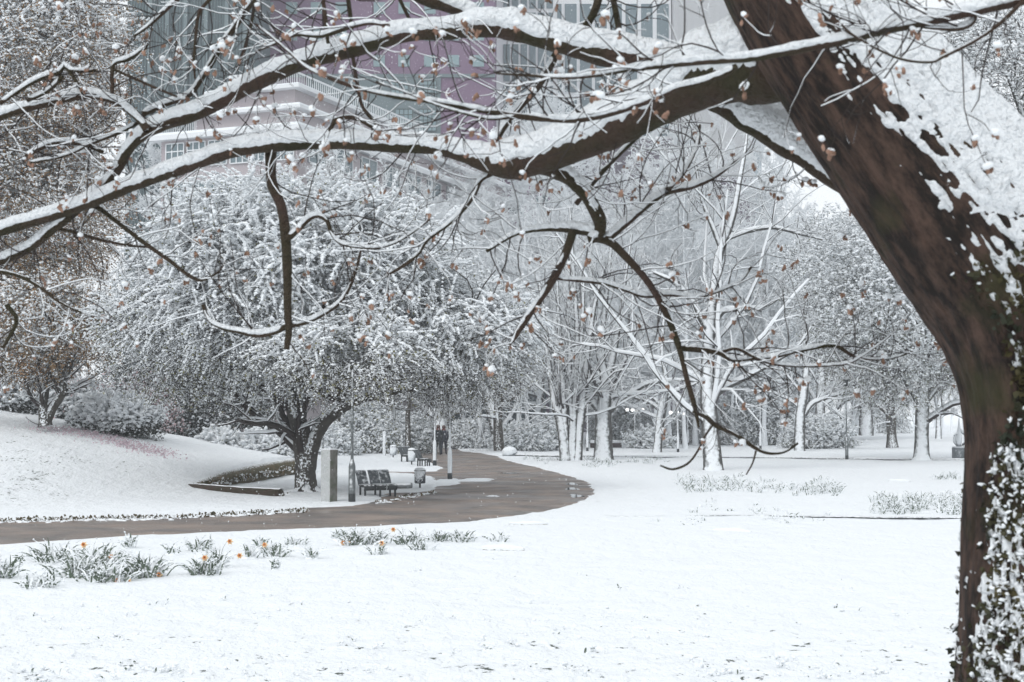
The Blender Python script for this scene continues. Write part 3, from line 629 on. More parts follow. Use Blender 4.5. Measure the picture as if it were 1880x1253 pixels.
for i, (a, hw, hh, lab) in enumerate([(408, 38, 34, 'left end of the low snow-laden hedge above the mossy ledge'), (462, 36, 32, 'middle mound of the low snow-laden hedge above the mossy ledge'), (515, 36, 30, 'drooping right end of the low snow-laden hedge, touching the spreading tree trunk')]):
    shrub('hedge_bush', lab, 'hedge', a, 835, 60, hw, hh, 900, M['leaf_olive'], 80 + i, z=.62 - .12 * i, lsize=.075, spt=40, ssize=.062, snow_bias=.05, eo=.28, ry=.8)
for i, (a, b, Y, hw, hh, n, sb, lm, lab) in enumerate([
        (668, 800, 84, 52, 62, 1500, .22, 'leaf_olive', 'dark snowy bush behind the front lamp post'),
        (745, 815, 88, 50, 50, 1500, .45, 'leaf_green', 'snow-covered bush behind the second bench'),
        (600, 815, 80, 55, 32, 1100, .6, 'leaf_green', 'low white bush seen between stone pillar and spreading tree'),
        (868, 815, 98, 44, 32, 1100, .55, 'leaf_green', 'low snowy bush at the far right end of the path, behind the lamp post'),
        (960, 825, 92, 45, 30, 1300, .8, 'leaf_green', 'snow-buried bush behind the white boulder'),
        (1010, 825, 94, 36, 38, 1000, .75, 'leaf_green', 'snow-buried bush at the foot of the six-stemmed tree'),
        (1140, 790, 112, 60, 75, 1500, .3, 'leaf_green', 'pale green conifer-like bush right of the thick trunk with the arching limb'),
        (1190, 826, 98, 38, 18, 700, .75, 'leaf_green', 'low snow-buried bush at the foot of the leaning dark-sided tree'),
        (1290, 825, 112, 60, 55, 1300, .55, 'leaf_green', 'snowy thicket right of the flat-roofed building'),
        (1400, 820, 108, 85, 95, 2600, .45, 'leaf_green', 'dense grey snowy thicket behind the lone white-trunked tree'),
        (1500, 830, 98, 60, 38, 1500, .6, 'leaf_green', 'low snowy bush under the pair of trees by the grey lamp post'),
        (1440, 800, 114, 70, 120, 2200, .4, 'leaf_green', 'tall grey thicket left of the pair of trees by the grey lamp post'),
        (1610, 790, 165, 60, 45, 1200, .4, 'leaf_dark', 'hazy dark bush far off at the end of the lawn')]):
    shrub('snowy_bush', lab, 'bush', a, b, Y, hw, hh, n, M[lm], 90 + i, z=0, L=.8, lsize=.11, spt=12, ssize=.075, snow_bias=sb, tw=.012)

# ------------------------------------------------------------------ the wood behind, read as one mass
protos = []
for s, H, sp in ((501, 21, .42), (502, 18, .5), (503, 23, .36), (504, 16, .5)):
    tr, cr, sn = bare_tree(s, H=H, r0=.17, n=(18, 10, 9, 5), spread=sp, rfin=.019)
    V, F = join(tr, cr, sn); nq = sum(len(f) for f in (tr[1] if isinstance(tr[1], list) else [tr[1]]))
    ntr, ncr = len(tr[1]), len(cr[1]); mi = np.concatenate([np.zeros(ntr), np.ones(ncr), np.full(len(F[0]) - ntr - ncr, 2)])
    protos.append(bpy.data.objects.new('bare_tree_shape', mesh('bare_tree_shape', V, F, [M['bark_far'], M['twig_far'], M['snow_soft']], mi)))
rng = np.random.default_rng(77); pts = []
def row(Y, p0, p1, step, ksel=None):
    x0, x1 = (p0 - CX) * Y / FPX, (p1 - CX) * Y / FPX
    for x in np.arange(x0, x1, step): pts.append((x + rng.normal(0, step * .3), Y + rng.normal(0, 3), 0, rng.integers(0, 4) if ksel is None else ksel, rng.uniform(.75, 1.1)))
row(99, 870, 1290, 2.6); row(103, 1290, 1500, 2.8); row(108, 850, 1440, 2.6); row(116, 850, 1480, 2.6); row(126, 640, 1500, 3.0); row(134, 820, 1560, 3.5); row(150, 1380, 1960, 4.8); row(170, 1380, 2050, 5); row(195, 1300, 2150, 5.5); row(225, 1300, 2200, 6.5); row(260, 1300, 2300, 8)
row(112, -250, 240, 5); row(104, 560, 820, 4.5)
pts = np.array(pts)
wd = bpy.data.meshes.new('woodland'); wd.vertices.add(len(pts)); wd.vertices.foreach_set('co', pts[:, :3].astype(np.float32).ravel())
far = pts[:, 1] > 140
for nm, ty, vals in (('kind', 'INT', pts[:, 3].astype(np.int32)), ('turn', 'FLOAT', rng.uniform(-.5, .5, len(pts)).astype(np.float32)), ('size', 'FLOAT', (pts[:, 4] * np.where(far, .66, 1.)).astype(np.float32))):
    a = wd.attributes.new(nm, ty, 'POINT'); a.data.foreach_set('value', vals)
wo_ = bpy.data.objects.new('woodland', wd); COL.objects.link(wo_); tag(wo_, 'mass of bare snow-laden trees closing off the park', 'wood', kind='stuff')
ng = bpy.data.node_groups.new('woodland', 'GeometryNodeTree'); ng.interface.new_socket('Geometry', in_out='INPUT', socket_type='NodeSocketGeometry'); ng.interface.new_socket('Geometry', in_out='OUTPUT', socket_type='NodeSocketGeometry')
gi = ng.nodes.new('NodeGroupInput'); go = ng.nodes.new('NodeGroupOutput'); jg = ng.nodes.new('GeometryNodeJoinGeometry'); ng.links.new(jg.outputs[0], go.inputs[0])
def attr(nm, ty):
    n = ng.nodes.new('GeometryNodeInputNamedAttribute'); n.data_type = ty; n.inputs['Name'].default_value = nm; return n.outputs[0]
kd, tn, sz = attr('kind', 'INT'), attr('turn', 'FLOAT'), attr('size', 'FLOAT')
cb = ng.nodes.new('ShaderNodeCombineXYZ'); ng.links.new(tn, cb.inputs[2])
for i, p in enumerate(protos):
    oi = ng.nodes.new('GeometryNodeObjectInfo'); oi.inputs['Object'].default_value = p; oi.inputs['As Instance'].default_value = True
    cmp_ = ng.nodes.new('FunctionNodeCompare'); cmp_.data_type = 'INT'; cmp_.operation = 'EQUAL'; ng.links.new(kd, cmp_.inputs[2]); cmp_.inputs[3].default_value = i
    ip = ng.nodes.new('GeometryNodeInstanceOnPoints'); ng.links.new(gi.outputs[0], ip.inputs['Points']); ng.links.new(cmp_.outputs[0], ip.inputs['Selection'])
    ng.links.new(oi.outputs['Geometry'], ip.inputs['Instance']); ng.links.new(cb.outputs[0], ip.inputs['Rotation']); ng.links.new(sz, ip.inputs['Scale']); ng.links.new(ip.outputs[0], jg.inputs[0])
md = wo_.modifiers.new('trees', 'NODES'); md.node_group = ng
# pink petals fallen along the crest of the bank
rng = np.random.default_rng(31); n = 1700; u = rng.random(n) ** .8; X = np.interp(u, [0, .5, 1], [-17.4, -15.4, -12.6]) + rng.normal(0, .5, n); Yy = np.interp(u, [0, .5, 1], [52.5, 53, 51.5]) + rng.normal(0, .6, n)
o = part('fallen_petals', leaves(np.stack([X, Yy, height(X, Yy) + .065], 1), .07, rng, .0), mat('mauve_petals', (.58, .46, .51), .8), smooth=False); tag(o, 'mauve-pink petals strewn over the snow along the crest of the bank', 'petals', kind='stuff')
# ------------------------------------------------------------------ buildings behind
def ribbed(name, col, scale, depth=.35, bri=None, axis=0):
    m = mat(name, col, .7); t = m.node_tree; b = t.nodes['Principled BSDF']; tc = t.nodes.new('ShaderNodeTexCoord')
    w = t.nodes.new('ShaderNodeTexWave'); w.wave_type = 'BANDS'; w.bands_direction = 'X' if axis == 0 else 'Z'; w.inputs['Scale'].default_value = scale
    t.links.new(tc.outputs['Object'], w.inputs['Vector'])
    n = t.nodes.new('ShaderNodeTexNoise'); n.inputs['Scale'].default_value = .25; t.links.new(tc.outputs['Object'], n.inputs['Vector'])
    x = t.nodes.new('ShaderNodeMixRGB'); x.inputs[1].default_value = (*col, 1); x.inputs[2].default_value = tuple(c * (1 - depth) for c in col) + (1,)
    t.links.new(w.outputs['Fac'], x.inputs[0]); t.links.new(x.outputs[0], b.inputs['Base Color'])
    bp = t.nodes.new('ShaderNodeBump'); bp.inputs['Distance'].default_value = .1; t.links.new(w.outputs['Fac'], bp.inputs['Height']); t.links.new(bp.outputs[0], b.inputs['Normal'])
    return m
M['mauve'] = mat('mauve_brick', (.165, .105, .165), .8, var=(.19, .13, .19), vscale=.4)
M['teal'] = ribbed('grey_green_cladding', (.095, .135, .145), 1.1)
M['teal2'] = mat('grey_green_panels', (.13, .17, .18), .7, var=(.15, .19, .20), vscale=.3)
M['teal3'] = mat('dark_grey_green_mullion', (.075, .10, .105), .7)
M['greybase'] = mat('grey_plinth_render', (.105, .09, .115), .8, var=(.13, .115, .14), vscale=.5)
M['glass'] = mat('grey_window_glass', (.13, .18, .20), .25, spec=.5)
M['glass2'] = mat('pale_window_glass', (.20, .28, .30), .3, spec=.5)
M['frame'] = mat('white_window_frame', (.70, .72, .74), .6)
M['white_rib'] = ribbed('white_corrugated_sheet', (.76, .78, .80), 2.2, depth=.25)
M['pale'] = ribbed('pale_grey_tower_cladding', (.42, .48, .52), .6, depth=.15)
M['render'] = mat('pinkish_render', (.37, .33, .35), .85, var=(.43, .39, .40), vscale=.3)
M['roofsnow'] = M['snow_soft']
M['brick'] = mat('dark_brick', (.075, .05, .05), .85, var=(.045, .032, .034), vscale=3)
def px2x(px, Y): return (px - CX) * Y / FPX
def px2z(py, Y): return at(940, py, Y)[2]
def facade(t, Y, rects, name, m, dep=.12, frame=None):
    """each opening a part of its own; rects in photo pixels on the plane at depth Y"""
    for (a, b, c, d) in rects:
        x0, x1, z0, z1 = px2x(a, Y), px2x(b, Y), px2z(d, Y), px2z(c, Y); ox, oy, oz = t.location
        w = part(name, box(x0 - ox, x1 - ox, Y - oy - dep, Y - oy + .1, z0, z1), m, t, smooth=False)
        if frame:
            nx, nz, bw = frame; bars = []
            for i in range(nx + 1): q = x0 + (x1 - x0) * i / nx; bars.append(box(q - bw - ox, q + bw - ox, Y - oy - dep - .06, Y - oy - dep + .02, z0, z1))
            for i in range(nz + 1): q = z0 + (z1 - z0) * i / nz; bars.append(box(x0 - ox, x1 - ox, Y - oy - dep - .055, Y - oy - dep + .015, q - bw, q + bw))
            part('frame', join(*bars), M['frame'] if m is not M['glass2'] else M['teal3'], w, smooth=False)
# mauve office block
Y = 150; x0, x1 = px2x(455, Y), px2x(907, Y)
t = thing('office_block', 'mauve brick office block with small square windows and grey-green panels, seen above the pavilion', 'building', ((x0 + x1) / 2, Y, 0)); ox = t.location.x
part('wall', box(x0 - ox, x1 - ox, 0, 25, 0, 62), M['mauve'], t, smooth=False)
part('band', box(x0 - ox - .1, x1 - ox + .1, -.25, 0, px2z(143, Y), px2z(137, Y)), M['teal2'], t, smooth=False)
part('panel', box(px2x(560, Y) - ox, px2x(808, Y) - ox, -.18, 0, px2z(330, Y), px2z(143, Y)), M['teal2'], t, smooth=False)
facade(t, Y, [(a, a + 21, 102, 123) for a in (683, 729, 777, 821, 867)], 'window', M['glass2'])
facade(t, Y, [(a, a + 21, 54, 75) for a in (520, 566, 612, 683, 729, 777, 821, 867)], 'window', M['glass2'])
facade(t, Y, [(a, a + 21, 5, 26) for a in (475, 520, 566, 612, 683, 729, 777, 821, 867)], 'window', M['glass2'])
facade(t, Y, [(768, 800, 150, 182), (768, 800, 202, 242), (724, 756, 202, 242), (716, 748, 150, 182)], 'window', M['glass2'], dep=.30, frame=(4, 4, .045))
# grey-green ribbed tower
Y = 140; x0, x1 = px2x(225, Y), px2x(462, Y)
t = thing('ribbed_tower', 'grey-green tower of vertical ribbed cladding behind the russet tree', 'building', ((x0 + x1) / 2, Y, 0)); ox = t.location.x
part('wall', box(x0 - ox, x1 - ox, 0, 9, 0, 60), M['teal'], t, smooth=False)
for a in (268, 300, 334, 372, 410, 445): part('pilaster', box(px2x(a, Y) - ox - .18, px2x(a, Y) - ox + .18, -.3, 0, 0, 60), M['teal2'], t, smooth=False)
# glazed white-framed block
Y = 172; x0, x1 = px2x(905, Y), px2x(1236, Y)
t = thing('glazed_block', 'white-framed glazed block rising behind the branches left of the leaning trunk', 'building', ((x0 + x1) / 2, Y, 0)); ox = t.location.x
part('wall', box(x0 - ox, x1 - ox, 0, 25, 0, 66), M['frame'], t, smooth=False)
part('base', box(x0 - ox - .1, x1 - ox + .1, -.35, -.02, 0, px2z(256, Y)), M['greybase'], t, smooth=False)
cols = [(1024, 1032), (1038, 1060), (1066, 1088), (1094, 1116), (1122, 1144), (1151, 1172), (1180, 1201), (1209, 1231)]
for (c, d) in ((-70, -8), (8, 88), (100, 170), (180, 250)): facade(t, Y, [(a, b, c, d) for a, b in cols], 'window', M['glass'])
for (c, d) in ((-40, 16), (24, 74), (82, 150), (158, 225)): facade(t, Y, [(a, a + 12, c, d) for a in (924, 940, 956, 972, 988, 1004)], 'window', M['glass'])
x0, x1 = px2x(1238, Y), px2x(1385, Y)
t = thing('corrugated_block', 'white corrugated-metal block joining the glazed block behind the leaning trunk', 'building', ((x0 + x1) / 2, Y - 1, 0)); ox = t.location.x
part('wall', box(x0 - ox, x1 - ox, 0, 25, 0, 60), M['white_rib'], t, smooth=False)
part('base', box(x0 - ox + .2, x1 - ox, -.3, -.02, 0, px2z(330, Y)), M['greybase'], t, smooth=False)
Y = 215; x0, x1 = px2x(1318, Y), px2x(1402, Y)
t = thing('pale_tower', 'pale grey slab tower fading into the haze right of the corrugated block', 'building', ((x0 + x1) / 2, Y, 0)); ox = t.location.x
part('wall', box(x0 - ox, x1 - ox, 0, 20, 0, px2z(262, Y)), M['pale'], t, smooth=False)
part('parapet', box(x0 - ox - .2, x1 - ox + .2, -.2, 20.2, px2z(262, Y), px2z(255, Y)), M['frame'], t, smooth=False)
# stepped pavilion, its corner at px 545, right side receding
Y = 100; A = 22; c0 = at(545, 300, Y); t = thing('stepped_building', 'pinkish rendered building with stepped white cornices, balustrade and white-framed windows', 'building', (c0[0], Y, 0))
aR = radians(-21.9)      # side wall direction
def pav(x0, x1, y0, y1, z0, z1): return rot(box(x0, x1, y0, y1, z0, z1), aR)
Z = lambda py: px2z(py, Y)
part('wall', join(pav(-11.5, 0, 0, 40, 0, Z(232)), pav(-9.2, -.6, .8, 40, Z(232), Z(192)), pav(-7.6, -.9, 1.2, 40, Z(192), Z(152))), M['render'], t, smooth=False)
part('cornice', join(pav(-12.2, .5, -.6, 41, Z(240), Z(231)), pav(-9.8, .1, .2, 41, Z(196), Z(190)), pav(-8.2, -.2, .5, 41, Z(156), Z(149))), M['frame'], t, smooth=False)
part('snow', join(pav(-12.1, .4, -.5, 41, Z(231) + .003, Z(226)), pav(-9.7, 0, .3, 41, Z(190) + .003, Z(186)), pav(-8.1, -.3, .6, 41, Z(149) + .003, Z(147))), M['snow_soft'], t, smooth=False)
bars = [pav(-3.2 + i * .16, -3.17 + i * .16, .62, .66, Z(149), Z(128)) for i in range(18)] + [pav(-.42, -.38, .7 + i * .3, .73 + i * .3, Z(149), Z(128)) for i in range(70)] + [pav(-3.2, -.36, .6, .68, Z(130), Z(127)), pav(-.44, -.36, .6, 22, Z(130), Z(127))]
bars += [pav(-11.9 + i * .16, -11.87 + i * .16, -.45, -.41, Z(226), Z(206)) for i in range(24)] + [pav(-11.9, -8, -.47, -.4, Z(208), Z(205))]
part('balustrade', join(*bars), M['frame'], t, smooth=False)
part('roof_box', pav(-6.6, -5.2, 2, 5, Z(149), Z(112)), M['frame'], t, smooth=False)
for (zt, zb) in ((246, 292), (322, 366), (398, 440)):
    for i in range(6):
        xa = -11.0 + i * 1.85; w = part('window', pav(xa, xa + 1.5, -.08, .05, Z(zb), Z(zt)), M['glass'], t, smooth=False)
        fr = [pav(xa - .06 + j * .52, xa + .02 + j * .52, -.14, -.09, Z(zb), Z(zt)) for j in range(4)] + [pav(xa, xa + 1.5, -.135, -.095, Z(q) - .04, Z(q) + .04) for q in (zt, (zt * 2 + zb) / 3, zb)]
        part('frame', join(*fr), M['frame'], w, smooth=False)
    for i in range(9):
        ya = 1.5 + i * 4; w = part('window', pav(-.05, .08, ya, ya + 2.6, Z(zb), Z(zt)), M['glass'], t, smooth=False)
        part('frame', join(*[pav(.085, .14, ya + j * 1.27, ya + .08 + j * 1.27, Z(zb), Z(zt)) for j in range(3)], pav(.084, .138, ya, ya + 2.62, Z(zt) - .08, Z(zt)), pav(.084, .138, ya, ya + 2.62, Z(zb), Z(zb) + .08)), M['frame'], w, smooth=False)
# mauve-grey lower range behind the thicket
Y = 138; x0, x1 = px2x(560, Y), px2x(1010, Y)
t = thing('mauve_range', 'long low mauve building glimpsed through the bare thicket below the office block', 'building', ((x0 + x1) / 2, Y, 0)); ox = t.location.x
part('wall', box(x0 - ox, x1 - ox, 0, 6, 0, px2z(330, Y)), M['mauve'], t, smooth=False)
part('roof', box(x0 - ox - .3, x1 - ox + .3, -.3, 6.3, px2z(330, Y), px2z(326, Y)), M['snow_soft'], t, smooth=False)
facade(t, Y, [(a, a + 22, c, c + 34) for a in range(600, 990, 48) for c in (360, 430, 500)], 'window', M['glass'])
# low things behind the path end
def lowwall(px0, px1, pyt, Y, label, m='brick', h0=0.0, dep=.4, cap=.12):
    x0, x1, z = px2x(px0, Y), px2x(px1, Y), px2z(pyt, Y); t = thing('low_wall', label, 'wall', ((x0 + x1) / 2, Y, 0)); hw = (x1 - x0) / 2
    part('wall', box(-hw, hw, 0, dep, h0, z), M[m], t, smooth=False)
    part('snow', mov(box(-hw - .03, hw + .03, -.04, dep + .04, 0, cap, .03), (0, 0, z + .003)), M['snow_soft'], t)
lowwall(640, 905, 776, 117, 'long dark brick wall with a thin snow cap behind the far end of the path')
lowwall(938, 984, 775, 117, 'short dark wall with a thin snow cap between the slim tree and the ivy-speckled trunk', m='teal2')
lowwall(1085, 1141, 814, 99, 'brown brick planter wall deep in snow behind the thick trunk', cap=.18, dep=1.2)
lowwall(1190, 1262, 821, 104, 'low dark wall under snow in front of the flat-roofed building', cap=.14)
lowwall(1146, 1166, 803, 112, 'small dark grey bin enclosure behind the glade lamps', m='teal2', dep=2)
Y = 122; x0, x1 = px2x(1142, Y), px2x(1330, Y); t = thing('flat_roofed_building', 'long low building with dark front and snow-covered flat roof behind the bare trees', 'building', ((x0 + x1) / 2, Y, 0)); hw = (x1 - x0) / 2
part('wall', box(-hw, hw, .6, 8, 0, px2z(798, Y)), M['teal2'], t, smooth=False)
part('roof', box(-hw - .5, hw + .5, -.4, 9, px2z(798, Y), px2z(795, Y)), M['dark'], t, smooth=False)
part('snow', mov(box(-hw - .5, hw + .5, -.4, 9, 0, .35, .1), (0, 0, px2z(795, Y) + .003)), M['snow_soft'], t)
for i in range(5): part('window', box(-hw + .6 + i * 1.7, -hw + 1.9 + i * 1.7, .5, .65, .5, px2z(800, Y) - .1), M['glass'], t, smooth=False)
Y = 121; x0, x1 = px2x(640, Y), px2x(1000, Y); t = thing('glazed_pavilion', 'dark glazed single-storey pavilion with slim posts behind the brick wall', 'building', ((x0 + x1) / 2, Y, 0)); hw = (x1 - x0) / 2
part('wall', box(-hw, hw, .4, 6, 0, px2z(716, Y)), M['glass'], t, smooth=False)
part('roof', box(-hw - .4, hw + .4, -.2, 6.4, px2z(716, Y), px2z(711, Y)), M['snow_soft'], t, smooth=False)
for i in range(14): part('post', box(-hw + .2 + i * 1.27, -hw + .3 + i * 1.27, .2, .38, 0, px2z(716, Y)), M['teal2'], t, smooth=False)

# ------------------------------------------------------------------ street furniture
def lamp_post(px, py, H, label, m='pole_white', thick=1.0, Y=None, head=True, group='lamp posts along the park paths'):
    b = gd(px, py) if Y is None else np.array([px2x(px, Y), Y, 0]); t = thing('lamp_post', label, 'lamp post', b, group); k = thick
    part('pole', lathe([(.034 * k, 0), (.034 * k, .9), (.030 * k, H * .6), (.026 * k, H), (.0, H)], 12), M[m], t)
    part('base', lathe([(.078 * k, 0), (.078 * k, 1.02), (.070 * k, 1.08), (.040 * k, 1.22), (.034 * k, 1.24)], 14), M[m], t)
    part('collar', lathe([(.081 * k, .0), (.081 * k, .26), (.079 * k, .27)], 14), M['dark'], t)
    if head:
        h = part('lamp_head', lathe([(.03, H - .02), (.09, H + .02), (.11, H + .18), (.13, H + .30), (.20, H + .32), (.19, H + .36), (.05, H + .43), (0, H + .44)], 14), M['dark'], t)
        part('snow', lathe([(.19, H + .365), (.17, H + .42), (.08, H + .47), (0, H + .49)], 12), M['snow_soft'], h)
    return t
lamp_post(646, 924, 3.75, 'grey galvanised lamp post in front of the dark bench, its top lost among leaves', m='metal', thick=1.25, head=False)
lamp_post(826, 882, 4.2, 'white snow-plastered lamp post standing in a patch of snow on the path edge', thick=1.15)
lamp_post(798, 856, 4.2, 'white snow-plastered lamp post just left of the two walkers', thick=1.15)
lamp_post(750, 828, 4.2, 'slim pale lamp post behind the litter bin with round-edged lid', Y=88)
lamp_post(721, 818, 4.2, 'slim pale lamp post behind the second bench', Y=96)
lamp_post(848, 815, 4.2, 'thin grey lamp post against the brick wall right of the walkers', m='metal', Y=104)
lamp_post(1078, 833, 4.4, 'slim white lamp post between the six-stemmed tree and the thick trunk', Y=91)
lamp_post(1165, 826, 2.6, 'thin short lamp post left of the leaning dark-sided tree', m='metal', Y=100)
lamp_post(1244, 835, 3.6, 'thin white lamp post right of the leaning dark-sided tree', Y=88)
lamp_post(1395, 826, 3.8, 'thin white lamp post in the grey thicket right of the lone white-trunked tree', Y=96)
lamp_post(1553, 846, 3.9, 'grey lamp post alone on the white lawn, dark thicker foot', m='metal', Y=75, thick=1.1)
lamp_post(1262, 830, 3.4, 'thinnest pale post behind the twig, near the flat-roofed building', Y=105, head=False)
gl = mat('lit_globe', (.9, .9, .88), .4, emit=((1, .97, .92), 1.5))
def globe_lamp(px, py, Y, label, gs):
    zt = px2z(py, Y); t = thing('globe_lamp', label, 'lamp', (px2x(px, Y), Y, 0), 'lit globe lamps in the glade')
    part('pole', lathe([(.06, 0), (.05, zt), (0, zt)], 10), M['metal'], t)
    for a in gs:
        dx = (a - px) * Y / FPX
        part('arm', tubes(np.array([(0, 0, zt - .25), (dx * .5, 0, zt - .3), (dx, 0, zt - .13)]), np.full(3, .02), 5), M['metal'], t)
        g, f = ico(2); part('globe', (g * .12 + [dx, 0, zt], f), gl, t)
globe_lamp(1165, 753, 98.2, 'lamp with a cluster of lit white globes left of the leaning dark-sided tree', (1151, 1161, 1169, 1180))
globe_lamp(1243, 758, 98.4, 'lamp with a cluster of lit white globes right of the leaning dark-sided tree', (1231, 1243, 1254))
# stone pillar
b = gd(604, 924); t = thing('stone_pillar', 'squared stone pillar with frosted left face and brown mossy right face beside the bench', 'pillar', b, rotz=radians(-31))
V, F = box(-.17, .17, -.17, .17, -.02, 1.5, .012); part('shaft', (V, F), M['stone'], t, smooth=False)
part('snow', mov(box(-.168, .168, -.168, .168, 0, .035, .012), (0, 0, 1.503)), M['snow_soft'], t)
# bench with curved steel seats and log bolster
def bench(base, rz, label, n=3, log=True, w=.40):
    t = thing('park_bench', label, 'bench', base, None, rz); W_ = n * w
    for i in range(n):
        xa = -W_ / 2 + i * w + (0 if i == 0 else .0) + (-.05 if i == 0 else .0)
        prof = smooth_path([(.02, .43, 0), (.10, .60, 0), (.25, .84, 0), (.29, .88, 0)], n=4)
        V = []; F = []
        for (yy, zz, _) in prof:
            V += [(xa + .012, yy, zz), (xa + w - .012, yy, zz), (xa + w - .012, yy + .03, zz), (xa + .012, yy + .03, zz)]
        for k in range(len(prof) - 1):
            for j in range(4): F.append((k * 4 + j, k * 4 + (j + 1) % 4, k * 4 + 4 + (j + 1) % 4, k * 4 + 4 + j))
        e = (len(prof) - 1) * 4; F += [(3, 2, 1, 0), (e, e + 1, e + 2, e + 3)]
        part('backrest', (np.array(V), np.array(F)), M['steel'], t, smooth=False)
        s = smooth_path([(.04, .43, 0), (-.15, .40, 0), (-.36, .42, 0), (-.44, .40, 0), (-.46, .32, 0), (-.43, .26, 0)], n=4); V = []; F = []
        for (yy, zz, _) in s: V += [(xa + .012, yy, zz), (xa + w - .012, yy, zz), (xa + w - .012, yy, zz - .03), (xa + .012, yy, zz - .03)]
        for k in range(len(s) - 1):
            for j in range(4): F.append((k * 4 + j, k * 4 + (j + 1) % 4, k * 4 + 4 + (j + 1) % 4, k * 4 + 4 + j))
        e = (len(s) - 1) * 4; F += [(3, 2, 1, 0), (e, e + 1, e + 2, e + 3)]
        part('seat', (np.array(V), np.array(F)), M['dark'], t, smooth=False)
        part('snow', mov(box(xa + .05, xa + w - .05, -.30, -.06, 0, .018, .008), (0, 0, .422)), M['snow'], t); part('snow', mov(box(xa + .03, xa + w - .03, .27, .32, 0, .025, .01), (0, .0, .875)), M['snow_soft'], t)
    for xa in (-W_ / 2 + .05, 0, W_ / 2 - .05):
        part('leg', join(box(xa - .025, xa + .025, -.38, -.32, 0, .40), box(xa - .025, xa + .025, .02, .08, 0, .45), box(xa - .024, xa + .024, -.31, .01, .33, .38)), M['dark'], t, smooth=False)
    if log:
        part('log_bolster', mov(rot(tubes(np.array([(x, 0, 0) for x in np.linspace(0, .62, 8)]), np.array([.085, .095, .098, .1, .1, .1, .1, .09]), 16, cap=True), radians(-12)), (W_ / 2 - .05, -.28, .36)), M['stone2'], t)
    t.scale = (.9, .9, .9); return t
bench(np.append(gd(690, 912)[:2], 0), radians(30), 'dark steel bench with three back panels and a log bolster beside the front lamp post', n=3, w=.40)
bench(np.array([px2x(742, 70), 72.5, 0]), radians(62), 'bench further up the path, seen from its end, snow on its seat', n=3, log=False)
bench(np.array([px2x(772, 66), 66.5, 0]), radians(75), 'third bench, low with a curved snow-covered seat beside the litter bin', n=2, log=False)
def litter_bin(base, label, s=1.0, m='metal'):
    t = thing('litter_bin', label, 'litter bin', base, 'litter bins beside the path')
    part('post', box(-.03, .03, -.03, .03, 0, .25 * s), M['dark'], t, smooth=False)
    part('body', lathe([(.05, .20 * s), (.16, .21 * s), (.185, .24 * s), (.19, .72 * s), (.175, .74 * s), (.16, .72 * s), (.15, .4 * s), (0, .4 * s)], 18), M[m], t)
    part('lid', lathe([(.20, .735 * s), (.20, .76 * s), (.15, .80 * s), (0, .82 * s)], 18), M['dark'], t)
    part('snow', lathe([(.19, .765 * s), (.17, .83 * s), (.08, .87 * s), (0, .88 * s)], 14), M['snow_soft'], t)
pb = snowed('perforated_steel', (.06, .065, .075), thr=.45, soft=.03, nscale=34, namp=.9, rough=.5); M['perf'] = pb
litter_bin(np.append(gd(771, 897)[:2], 0), 'perforated dark litter bin with torn snow cover on the path edge', .8, 'perf')
litter_bin(np.array([px2x(755, 68), 68.5, 0]), 'pale litter bin with snowy lid between the second and third bench', .95, 'pole_white')
litter_bin(np.array([px2x(721, 78), 78.5, 0]), 'pale litter bin left of the second bench', .85, 'pole_white')
b = np.array([px2x(706, 80), 80, 0]); t = thing('marker_post', 'white marker post with dark flecks left of the second bench', 'post', b)
part('shaft', lathe([(.09, 0), (.10, .7), (.09, 1.35), (.05, 1.4), (0, 1.42)], 12), snowed('flecked_post', (.05, .05, .05), thr=.2, soft=.04, nscale=7, namp=.9), t); part('snow', lathe([(.1, 1.38), (.08, 1.45), (0, 1.48)], 10), M['snow_soft'], t)
# boulder
g, f = ico(3); g = g * (1 + .25 * (fnoise(g * 1.5, 1., 4)[:, None] - .5)); b = np.append(gd(936, 838)[:2], 0)
t = thing('boulder', 'rounded grey boulder under a dome of snow where the path narrows', 'boulder', b); part('rock', (g * [.42, .4, .3] + [0, 0, .12], f), M['stone2'], t); part('snow', (g * [.42, .41, .30] + [-.03, -.05, .27], f), M['snow_soft'], t)
# sculpture on its plinth
b = np.array([px2x(1759, 78), 78, 0]); t = thing('sculpture', 'abstract upright sculpture with spread wings on a square stone plinth, half behind the leaning trunk', 'sculpture', b)
part('plinth', box(-.32, .32, -.3, .3, 0, .60, .015), M['stone2'], t, smooth=False); part('snow', mov(box(-.31, .31, -.29, .29, 0, .06, .02), (0, 0, .603)), M['snow_soft'], t)
sk = [(-.02, .62, .10), (-.03, .85, .16), (-.02, 1.15, .17), (0, 1.4, .13), (.01, 1.7, .07), (.01, 2.0, .045), (.02, 2.25, .02)]
part('body', tubes(np.array([(x, 0, z) for x, z, r in sk]), np.array([r for x, z, r in sk]), 14, cap=True), M['pole_white'], t)
wg = [(.05, 1.62, .05), (.15, 1.48, .09), (.30, 1.36, .10), (.48, 1.30, .07), (.62, 1.33, .02)]
part('wing', tubes(np.array([(x, -.05, z) for x, z, r in wg]), np.array([r for x, z, r in wg]), 12, cap=True), M['pole_white'], t)
wg = [(-.05, 1.45, .05), (-.14, 1.36, .06), (-.25, 1.30, .04), (-.32, 1.24, .015)]
part('wing', tubes(np.array([(x, -.05, z) for x, z, r in wg]), np.array([r for x, z, r in wg]), 12, cap=True), M['pole_white'], t)
wg = [(-.10, .66, .03), (-.24, .9, .07), (-.27, 1.12, .06), (-.2, 1.3, .02)]
part('petal', tubes(np.array([(x, .03, z) for x, z, r in wg]), np.array([r for x, z, r in wg]), 12, cap=True), M['pole_white'], t)
bb = thing('bird', 'small dark bird perched on the plinth of the sculpture', 'bird', (b[0] + .2, b[1] - .1, .66))
